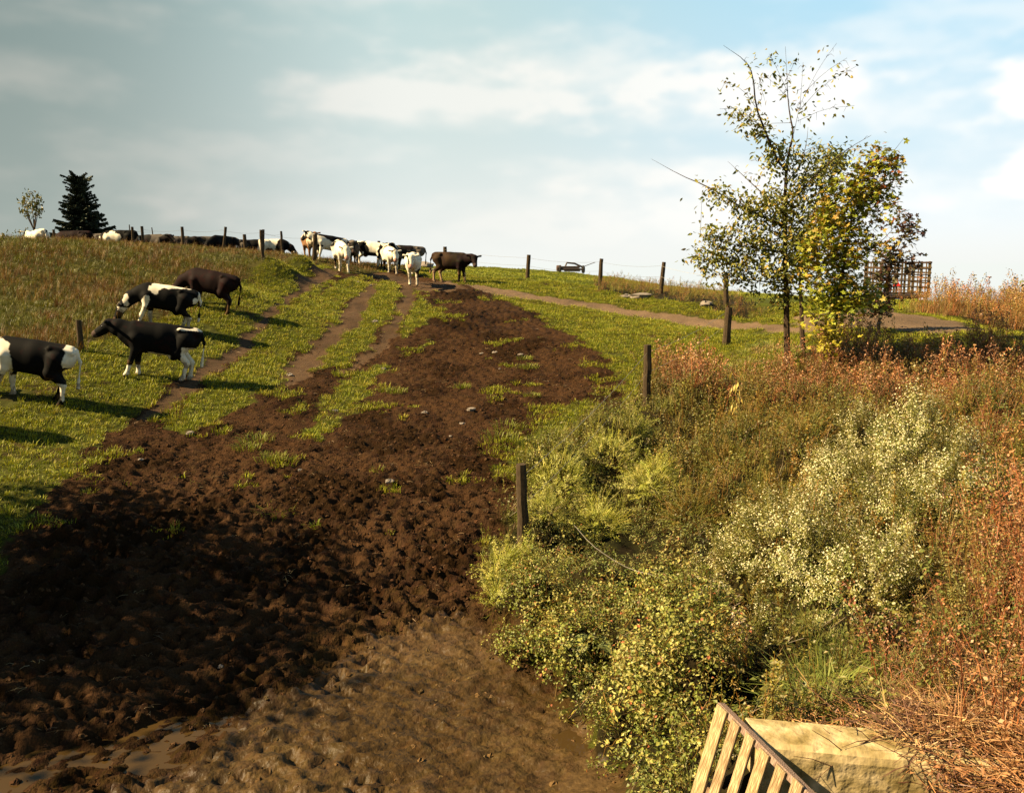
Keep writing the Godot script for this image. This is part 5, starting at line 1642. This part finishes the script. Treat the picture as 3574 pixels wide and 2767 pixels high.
func make_wagon() -> void:
	var at := G(WAGON[0], WAGON[1])
	var root := thing("hay_wagon", at, "wooden hay wagon with open slatted sides behind the saplings", "wagon")
	root.rotation.y = deg_to_rad(-WAGON[2])
	var w := 2.5
	var l := 4.4
	var y0 := 0.5
	var top := 2.3
	var pale := Color(0.2, 0.15, 0.085)
	var worn := Color(0.10, 0.07, 0.042)
	part_box("bed", root, M.board, Vector3(0, y0, 0), Vector3(w, 0.12, l), Basis.IDENTITY, Color(0.10, 0.07, 0.05))
	for s in [-1.0, 1.0]:
		part_box("bed_beam", root, M.board, Vector3(s * 0.45, y0 - 0.14, 0), Vector3(0.12, 0.15, l * 0.96), Basis.IDENTITY, Color(0.09, 0.06, 0.04))
		for k in 6:
			part_box("upright", root, M.board, Vector3(s * (w * 0.5 - 0.03), (y0 + top) * 0.5, lerpf(-l * 0.5 + 0.05, l * 0.5 - 0.05, k / 5.0)), Vector3(0.05, top - y0, 0.09), Basis.IDENTITY, vary(pale, 0.15))
		for k in 7:
			part_box("side_slat", root, M.board, Vector3(s * (w * 0.5 + 0.012), lerpf(y0 + 0.15, top - 0.05, k / 6.0), 0), Vector3(0.022, 0.085, l), Basis.IDENTITY, vary(worn, 0.2))
	for e in [-1.0, 1.0]:
		for k in 7:
			part_box("end_upright", root, M.board, Vector3(lerpf(-w * 0.5 + 0.1, w * 0.5 - 0.1, k / 6.0), (y0 + top) * 0.5, e * (l * 0.5 - 0.03)), Vector3(0.11, top - y0 + 0.02, 0.035), Basis.IDENTITY, vary(pale, 0.15))
		for k in 6:
			part_box("end_slat", root, M.board, Vector3(0, lerpf(y0 + 0.2, top - 0.06, k / 5.0), e * (l * 0.5 + 0.005)), Vector3(w - 0.06, 0.06 if k < 5 else 0.09, 0.024), Basis.IDENTITY, vary(worn, 0.2))
	for e in [-1.0, 1.0]:
		part_box("axle", root, M.iron, Vector3(0, 0.3, e * 1.35), Vector3(1.5, 0.09, 0.09), Basis.IDENTITY, Color(0.03, 0.025, 0.022))
		for s in [-1.0, 1.0]: wheel(root, Vector3(s * 0.78, 0.3, e * 1.35), 0.33, 0.19)
	part_box("tongue", root, M.iron, Vector3(0, 0.32, -3.0), Vector3(0.08, 0.08, 2.4), Basis.IDENTITY, Color(0.05, 0.03, 0.025))
	var b := Buf.new()
	b.col = Color(0.55, 0.03, 0.02)
	b.tube([Vector3(0, 0, 0.0), Vector3(0, 0, 0.006)], [0.21, 0.21], 3, false)
	b.tri(Vector3(0.0, 0.21, 0.007), Vector3(-0.19, -0.11, 0.007), Vector3(0.19, -0.11, 0.007))
	b.tri(Vector3(0.0, 0.21, 0.0), Vector3(0.19, -0.11, 0.0), Vector3(-0.19, -0.11, 0.0))
	var em := mesh_node("warning_triangle", b.mesh(), M.paint, root)
	em.position = Vector3(-0.38, 1.15, l * 0.5 + 0.03)
	em.set_meta("label", "red slow vehicle triangle on the wagon's end")

func make_rake() -> void:
	var at := G(RAKE[0], RAKE[1])
	var root := thing("hay_rake", at, "rusty hay rake left standing on the field crest", "hay rake")
	root.rotation.y = 0.12
	var rust := Color(0.035, 0.022, 0.016)
	for s in [-0.82, 0.85]: wheel(root, Vector3(s, 0.26, 0.1), 0.27, 0.16)
	var f := Buf.new()
	f.col = rust
	f.tube([Vector3(-0.85, 0.28, 0), Vector3(-0.45, 0.36, 0), Vector3(-0.3, 0.72, 0), Vector3(0.25, 0.66, 0), Vector3(0.8, 0.42, 0), Vector3(0.95, 0.26, 0)], [0.075, 0.075, 0.065, 0.065, 0.065, 0.065], 7)
	f.tube([Vector3(-0.8, 0.26, 0.25), Vector3(0.9, 0.26, 0.25)], [0.07, 0.07], 6)
	f.tube([Vector3(0.45, 0.56, 0), Vector3(0.45, 0.2, 0.2)], [0.035, 0.03], 6)
	f.tube([Vector3(-0.4, 0.4, 0), Vector3(-0.45, 0.2, 0.25)], [0.035, 0.03], 6)
	mesh_node("frame", f.mesh(), M.iron, root)
	for k in 5:
		var a := TAU * k / 5.0
		var r := Buf.new()
		r.col = rust * 1.3
		var off := Vector3(0, 0.3 + sin(a) * 0.16, 0.12 + cos(a) * 0.16)
		r.tube([Vector3(-0.5, 0, 0) + off, Vector3(0.62, 0, 0) + off], [0.035, 0.035], 5)
		for i in 14:
			var p := Vector3(-0.48 + i * 0.083, 0, 0) + off
			r.tube([p, p + Vector3(0, -0.17, 0.03)], [0.006, 0.004], 3, false)
		mesh_node("tine_bar", r.mesh(), M.iron, root)
	part_box("hood", root, M.iron, Vector3(-0.1, 0.38, 0.08), Vector3(1.25, 0.2, 0.34), Basis.IDENTITY, Color(0.04, 0.026, 0.018), 0.03)
	var e := Buf.new()
	e.col = Color(0.06, 0.032, 0.02)
	e.tube([Vector3(-1.02, 0.34, 0.02), Vector3(-0.72, 0.34, 0.02)], [0.2, 0.22], 12)
	mesh_node("gear_drum", e.mesh(), M.iron, root)
	var t := Buf.new()
	t.col = rust
	t.tube([Vector3(0.8, 0.42, 0), Vector3(1.7, 0.75, 0.1)], [0.025, 0.02], 6)
	mesh_node("tongue", t.mesh(), M.iron, root)

func make_wall_and_pallet() -> void:
	# the concrete retaining wall: rounded upper edges, pitted faces
	var root := thing("concrete_wall", Vector3(1.72, 0.4, -5.95), "low pale concrete retaining wall under the dead brambles", "wall")
	var b := Buf.new()
	b.col = Color(0.46, 0.37, 0.23)
	var n := FastNoiseLite.new()
	n.frequency = 1.3
	n.fractal_octaves = 4
	# profile of the top, front to back, then swept along
	var prof := [Vector2(0.2, -0.9), Vector2(0.2, 0.2), Vector2(0.2, 0.8), Vector2(0.2, 1.22), Vector2(0.185, 1.27), Vector2(0.15, 1.298), Vector2(0.0, 1.305), Vector2(-0.17, 1.3), Vector2(-0.2, 1.27), Vector2(-0.2, -0.9)]
	var rows := []
	var cuts := 40
	for i in cuts + 1:
		var x := 2.9 * i / cuts
		var row := []
		for p in prof:
			var g := n.get_noise_2d(x * 4.0, p.x * 9.0 + p.y * 4.0) * 0.012
			row.push_back(Vector3(x, p.y + g * (1.0 if p.y > 1.2 else 0.0) - x * 0.015, p.x + g + x * 0.15))
		rows.push_back(row)
	for i in cuts:
		for k in prof.size() - 1:
			b.quad(rows[i][k], rows[i][k + 1], rows[i + 1][k + 1], rows[i + 1][k])
	for e in [0, cuts]:
		for k in range(1, prof.size() - 1): b.tri(rows[e][0], rows[e][k], rows[e][k + 1])
	mesh_node("wall_body", b.mesh(), M.concrete, root)
	# the slatted pallet leaning on its corner
	var a := Vector3(1.545, 1.80, -6.14)
	var z := Vector3(1.89, 1.76, -4.95)
	var p := thing("wooden_pallet", Vector3(1.4, 0.62, -5.5), "weathered slatted wooden pallet leaning on the concrete wall", "pallet")
	var along := (z - a).normalized()
	var down := Vector3(-0.27, -1.0, 0.05).normalized()
	var out := down.cross(along).normalized()
	if out.x > 0: out = -out
	down = along.cross(out).normalized()
	if down.y > 0: down = -down
	var turn := Basis(along, -down, along.cross(-down))
	rng.seed = 900
	var len := (z - a).length()
	for i in 7:
		var w := [0.135, 0.105, 0.1, 0.11, 0.1, 0.1, 0.12][i] as float
		var c := a + along * (0.075 + i * (len - 0.13) / 6.0) + down * 0.60 + out * 0.03
		var lean := Basis(out, rng.randf_range(-0.025, 0.025))
		part_box("slat", p, M.weathered, c - p.position, Vector3(w, 1.2 + rng.randf_range(-0.03, 0.02), 0.022), lean * turn, vary(Color(0.5, 0.38, 0.23), 0.12), 0.004)
	for q in [[0.03, Color(0.36, 0.27, 0.22)], [0.62, Color(0.28, 0.2, 0.13)], [1.14, Color(0.28, 0.2, 0.13)]]:
		part_box("rail", p, M.weathered, a + along * len * 0.5 + down * q[0] - out * 0.015 - p.position, Vector3(len + 0.06, 0.085 if q[0] > 0.1 else 0.05, 0.062), turn, q[1], 0.005)

func make_stones() -> void:
	var shapes := [lump(11, 0.35), lump(12, 0.4), lump(13, 0.3)]
	for i in STONES.size():
		var s: Array = STONES[i]
		rng.seed = 940 + i
		var o := mesh_node("stone", shapes[i % 3], M.stone, null)
		o.position = G(s[0], s[1]) + Vector3(0, s[3] * 0.35, 0)
		o.basis = Basis(Vector3.UP, rng.randf() * TAU) * Basis.from_scale(Vector3(s[2], s[3], s[2] * rng.randf_range(0.6, 0.9)))
		tag(o, s[4], "stone", s[5])

func make_small_plants() -> void:
	# clumps of grass left standing in the mud
	for i in CLUMPS.size():
		var q: Array = CLUMPS[i]
		var o := mesh_node("grass_clump", blades(960 + i, 90, 0.2 * q[2], 0.012, 0.3 * q[2], 1.1), M.grass_clump, null)
		o.position = G(q[0], q[1]) + Vector3(0, 0.03, 0)
		tag(o, "green grass clump standing alone in the churned mud", "grass clump", "grass clumps in the mud")
	# a broad leaved dock at the foot of the vines
	rng.seed = 980
	var root := thing("burdock_plant", G(DOCK[0], DOCK[1]), "plant with large pale green leaves at the mud edge", "plant")
	for i in 11:
		var b := Buf.new()
		b.col = vary(Color(0.15, 0.18, 0.06), 0.2)
		var a := rng.randf() * TAU
		var d := Vector3(cos(a), rng.randf_range(0.1, 0.7), sin(a)).normalized()
		var l := rng.randf_range(0.16, 0.27)
		var p0 := Vector3(cos(a), 0.3, sin(a)) * 0.1
		var sd := d.cross(Vector3.UP).normalized()
		var rows := []
		for k in 6:
			var t := k / 5.0
			var w := sin(pow(t, 0.7) * PI) * 0.09 + 0.006
			var c := p0 + d * l * t + Vector3(0, 0.28 - 0.22 * t * t, 0)
			rows.push_back([c - sd * w + Vector3(0, w * 0.25, 0), c, c + sd * w + Vector3(0, w * 0.25, 0)])
		for k in 5:
			b.quad(rows[k][0], rows[k][1], rows[k + 1][1], rows[k + 1][0])
			b.quad(rows[k][1], rows[k][2], rows[k + 1][2], rows[k + 1][1])
		b.tube([Vector3(0, -0.05, 0), rows[0][1]], [0.007, 0.004], 4, false)
		mesh_node("leaf", b.mesh(), M.leaf, root)
	# a withered yellow plant and a fluffy seed head
	rng.seed = 985
	var y := thing("withered_plant", G(YELLOW[0], YELLOW[1]), "withered yellow leaved plant hanging over brown weeds", "plant")
	mesh_node("stem", stalk(986, 1.15, 0, 0.1, 0.03, Color(0.3, 0.2, 0.06), Color(1, 1, 1), Color(1, 1, 1), 0, 0.01), M.leaf, y)
	for i in 30:
		var b := Buf.new()
		b.col = vary(Color(0.42, 0.32, 0.09), 0.2)
		var a := rng.randf() * TAU
		leaf_on(b, Vector3(rng.randf_range(-0.1, 0.1), rng.randf_range(0.45, 1.2), rng.randf_range(-0.1, 0.1)), Vector3(cos(a) * 0.5, -1.0, sin(a) * 0.5).normalized(), rng.randf_range(0.12, 0.22), 0.05)
		mesh_node("leaf", b.mesh(), M.leaf, y)
	rng.seed = 990
	var fl := thing("seed_head", G(FLUFF[0], FLUFF[1]), "buff fluffy seed head leaning out of the dark vines", "plant")
	mesh_node("stem", stalk(991, 0.72, 4, 0.06, 0.014, Color(0.2, 0.1, 0.05), Color(0.12, 0.1, 0.03), Color(0.55, 0.42, 0.28), 150, 0.016), M.leaf, fl)
	# the slack wire across the weeds
	var w := Buf.new()
	w.col = Color(1, 1, 1)
	var pts := []
	var rad := []
	for i in LOOSE_WIRE.size() / 3:
		pts.push_back(Vector3(LOOSE_WIRE[3 * i], LOOSE_WIRE[3 * i + 1], LOOSE_WIRE[3 * i + 2]))
	var soft := [pts[0]]
	for i in pts.size() - 1:
		soft.push_back(pts[i].lerp(pts[i + 1], 0.25)); soft.push_back(pts[i].lerp(pts[i + 1], 0.75))
	soft.push_back(pts[-1])
	var first: Vector3 = soft[0]
	for i in soft.size():
		soft[i] -= first
		rad.push_back(0.004)
	w.tube(soft, rad, 5)
	var o := mesh_node("slack_wire", w.mesh(), M.wire, null)
	o.position = first
	tag(o, "slack grey fence wire sagging across the vines", "wire")

func make_brambles() -> void:
	# dead branches lying over the wall, each with its own twigs
	for i in 16:
		rng.seed = 1000 + i
		var b := Buf.new()
		b.col = vary(Color(0.10, 0.05, 0.032), 0.3)
		var at := Vector3(rng.randf_range(2.75, 4.1), 0, rng.randf_range(-6.4, -5.55))
		at.y = maxf(S(at.x, at.z), 1.55) + rng.randf_range(0.0, 0.12)
		var d := Vector3(rng.randf_range(-1.0, -0.55), rng.randf_range(0.05, 0.32), rng.randf_range(-0.25, 0.6)).normalized()
		var l := rng.randf_range(0.5, 1.05)
		var pts := []
		var rad := []
		for k in 8:
			var t := k / 7.0
			pts.push_back(d * l * t + Vector3(rng.randf_range(-0.02, 0.02), -0.42 * l * t * t + rng.randf_range(-0.015, 0.015), rng.randf_range(-0.02, 0.02)))
			rad.push_back(lerpf(0.008, 0.002, t))
		b.tube(pts, rad, 5)
		for k in 6:
			var p: Vector3 = pts[1 + rng.randi() % 6]
			var q := (d + Vector3(rng.randfn(), rng.randfn() * 0.6, rng.randfn()) * 0.6).normalized() * rng.randf_range(0.12, 0.35)
			b.tube([p, p + q * 0.5 + Vector3(0, 0.015, 0), p + q], [0.004, 0.003, 0.0015], 4, false)
		var o := mesh_node("dead_branch", b.mesh(), M.bark_plain, null)
		o.position = at
		tag(o, "bare dead bramble branch lying over the concrete wall", "branch", "dead branches over the wall")
	# litter of dead stems round their feet
	rng.seed = 1100
	var twig := []
	for k in 2:
		var t := Buf.new()
		for i in 16:
			t.col = vary(Color(1, 1, 1), 0.4)
			var a := rng.randf() * TAU
			var p := Vector3(rng.randfn() * 0.1, rng.randf() * 0.08, rng.randfn() * 0.1)
			var q := Vector3(cos(a), rng.randf_range(-0.1, 0.5), sin(a)) * rng.randf_range(0.08, 0.28)
			t.tube([p, p + q * 0.5, p + q + Vector3(0, -0.02, 0)], [0.0028, 0.0025, 0.0012], 3, false)
			leaf_on(t, p + q * rng.randf(), Vector3(rng.randfn(), rng.randfn() * 0.4, rng.randfn()).normalized(), 0.04, 0.012)
		twig.push_back(t.mesh())
	var s := [Spots.new(), Spots.new()]
	for i in 1000:
		var x := rng.randf_range(1.9, 4.6)
		var z := rng.randf_range(-6.9, -4.6)
		var over := x - 2.6 + (z + 6.2) * -0.55 + rng.randfn() * 0.22
		if over < 0.0: continue
		var y := S(x, z)
		if z > -6.2 and z < -5.7: y = maxf(y, 1.70 - (x - 1.72) * 0.015)
		var k := rng.randf_range(0.7, 1.3)
		s[i % 2].stand(Vector3(x, y + 0.01, z), rng.randf() * TAU, absf(rng.randfn(0, 0.3)), rng.randf() * TAU, k, k, mix_of([Color(0.26, 0.12, 0.05), Color(0.32, 0.17, 0.07), Color(0.14, 0.07, 0.04), Color(0.38, 0.24, 0.11)]))
	for i in 900:
		# the heap that hangs over the far end of the wall
		var x := rng.randf_range(2.75, 4.7)
		var z := -5.72 + (x - 1.72) * 0.15 + rng.randf_range(-0.15, 0.55)
		var top := 1.62 + 0.16 * smoothstep(2.9, 3.6, x)
		var y := lerpf(1.05, top, pow(rng.randf(), 0.6)) - maxf(0.0, z + 5.3) * 0.3
		if rng.randf() > smoothstep(2.75, 3.4, x): continue
		var k := rng.randf_range(0.8, 1.6)
		s[i % 2].stand(Vector3(x, y, z), rng.randf() * TAU, absf(rng.randfn(0, 0.4)), rng.randf() * TAU, k, k, mix_of([Color(0.24, 0.11, 0.045), Color(0.30, 0.15, 0.06), Color(0.13, 0.06, 0.035), Color(0.34, 0.2, 0.09)]))
	for k in 2: tag(copies("dead_stems", twig[k], M.leaf, s[k]), ["tangle of rust brown dead stems over the wall end", "dry twiggy litter lying on the concrete wall"][k], "dead stems")

func make_shade_tree() -> void:
	# an unseen maple, added to throw broken shade on the lower mud
	rng.seed = 1200
	var root := thing("added_shade_maple", G(SHADE_TREE[0], SHADE_TREE[1]), "unseen maple added left of the lower lane to shade its mud", "tree")
	var b := Buf.new()
	b.col = Color(1, 1, 1)
	b.tube([Vector3(0, -0.4, 0), Vector3(0.1, 2.0, 0), Vector3(0, 4.5, 0.1), Vector3(0.1, 7.4, 0)], [0.34, 0.27, 0.2, 0.05], 10)
	mesh_node("trunk", b.mesh(), M.bark, root)
	for i in 12:
		var l := Buf.new()
		l.col = Color(1, 1, 1)
		var a := TAU * i / 12.0 + rng.randf()
		var y := rng.randf_range(2.6, 5.6)
		var r := rng.randf_range(2.0, 3.2)
		l.tube([Vector3(0.05, y, 0), Vector3(cos(a) * r * 0.5, y + 0.9, sin(a) * r * 0.5), Vector3(cos(a) * r, y + 1.4, sin(a) * r)], [0.1, 0.06, 0.015], 6)
		mesh_node("limb", l.mesh(), M.bark, root)
	var s := Spots.new()
	for c in 760:
		var v := Vector3(rng.randfn(), rng.randfn(), rng.randfn()).normalized() * pow(rng.randf(), 0.45)
		var p := Vector3(v.x * SHADE_TREE[2], 5.6 + v.y * 2.6, v.z * SHADE_TREE[2] * 0.95)
		for i in 15:
			var q := p + Vector3(rng.randfn(), rng.randfn() * 0.6, rng.randfn()) * 0.3
			var k := rng.randf_range(0.13, 0.22)
			s.put(q, Basis.from_euler(Vector3(rng.randfn() * 0.6, rng.randf() * TAU, rng.randfn() * 0.6)) * Basis.from_scale(Vector3(k, k, k)), mix_of([Color(0.1, 0.12, 0.02), Color(0.16, 0.13, 0.02)]))
	copies("crown", lobed_leaf(), M.leaf, s, root)

# ---------------------------------------------------------------- all of it
func make_materials() -> void:
	var grain := noise_texture(1, 0.02, Color(0.62, 0.62, 0.62), Color(1, 1, 1), 512, 6)
	var fine := noise_texture(2, 0.06, Color(0.5, 0.5, 0.5), Color(1, 1, 1), 512, 6)
	var relief := noise_texture(3, 0.03, Color(0, 0, 0), Color(1, 1, 1), 512, 6)
	M.soil = textured("soil", 1.0, fine, 0.9, 0.2)
	M.mud = textured("mud", 0.85, fine, 1.3, 0.12, relief, 2.0)
	M.wet_mud = textured("wet_mud", 0.52, grain, 0.9, 0.22, relief, 1.6)
	M.track = textured("track", 0.95, fine, 1.1, 0.2, relief, 1.0)
	M.gravel = textured("gravel", 1.0, fine, 2.3, 0.2, relief, 2.0)
	M.clod = plain("clod", 0.9, 0.0, 0.12)
	M.grass = plain("grass", 0.55, 0.7, 0.35)
	M.grass_clump = plain("grass_clump", 0.55, 0.7, 0.35)
	M.grass_clump.albedo_color = Color(0.13, 0.145, 0.012).linear_to_srgb()
	M.leaf = plain("leaf", 0.5, 0.7, 0.4)
	M.needle = plain("needle", 0.7, 0.0, 0.3)
	M.petal = plain("petal", 0.7, 0.5, 0.2)
	M.hide = plain("hide", 0.75, 0.0, 0.15)
	var bark := noise_texture(5, 0.03, Color(0.3, 0.275, 0.25), Color(0.62, 0.58, 0.53), 256, 5)
	M.bark = textured("bark", 0.9, bark, 2.0, 0.2)
	M.bark.albedo_color = Color(0.5, 0.45, 0.4)
	M.bark_plain = plain("dead_bark", 0.9, 0.0, 0.2)
	M.post_wood = textured("post_wood", 0.95, bark, 1.0, 0.2)
	M.post_wood.uv1_scale = Vector3(6, 0.8, 6)
	M.post_wood.albedo_color = Color(0.5, 0.46, 0.4)
	var plank := noise_texture(6, 0.02, Color(0.38, 0.33, 0.28), Color(1, 1, 1), 512, 6)
	M.board = textured("board", 0.85, plank, 0.8, 0.2)
	M.weathered = textured("weathered_wood", 0.85, plank, 1.0, 0.25)
	M.weathered.uv1_world_triplanar = false
	M.weathered.uv1_scale = Vector3(9, 0.7, 9)
	M.weathered.heightmap_enabled = true
	M.weathered.heightmap_texture = plank
	M.weathered.heightmap_scale = 0.5
	M.concrete = textured("concrete", 0.95, noise_texture(7, 0.012, Color(0.52, 0.50, 0.36), Color(1, 1, 1), 512, 7), 0.7, 0.2, relief, 1.0)
	M.stone = textured("stone", 0.9, grain, 2.0, 0.3)
	M.stone.albedo_color = Color(0.22, 0.19, 0.16).linear_to_srgb()
	M.iron = plain("iron", 0.7, 0.0, 0.5)
	M.rubber = plain("rubber", 0.9, 0.0, 0.3)
	M.paint = plain("red_paint", 0.5, 0.0, 0.5)
	M.wire = StandardMaterial3D.new()
	M.wire.albedo_color = Color(0.5, 0.48, 0.44)
	M.wire.metallic = 0.6
	M.wire.roughness = 0.5
	M.eye = StandardMaterial3D.new()
	M.eye.albedo_color = Color(0.03, 0.02, 0.02)
	M.eye.roughness = 0.15
	var ball := SphereMesh.new()
	ball.radius = 0.03
	ball.height = 0.06
	ball.radial_segments = 10
	ball.rings = 6
	M.eye_mesh = ball
	M.water = StandardMaterial3D.new()
	M.water.albedo_color = Color(0.035, 0.021, 0.007).linear_to_srgb()
	M.water.roughness = 0.04
	M.water.metallic_specular = 0.26

func _ready() -> void:
	wobble.seed = 3
	wobble.frequency = 0.9
	wobble.fractal_octaves = 4
	patch.seed = 6
	patch.frequency = 0.55
	patch.fractal_octaves = 4
	make_camera_and_light()
	make_materials()
	survey()
	map_covers()
	make_ground()
	make_puddles()
	make_wall_and_pallet()
	make_fences()
	make_wagon()
	make_rake()
	make_cows()
	make_trees()
	make_edge_sapling()
	make_far_trees()
	make_shade_tree()
	make_stones()
	make_asters()
	make_bank_weeds()
	make_bushes()
	make_grass()
	make_clods()
	make_straw()
	make_small_plants()
	make_brambles()
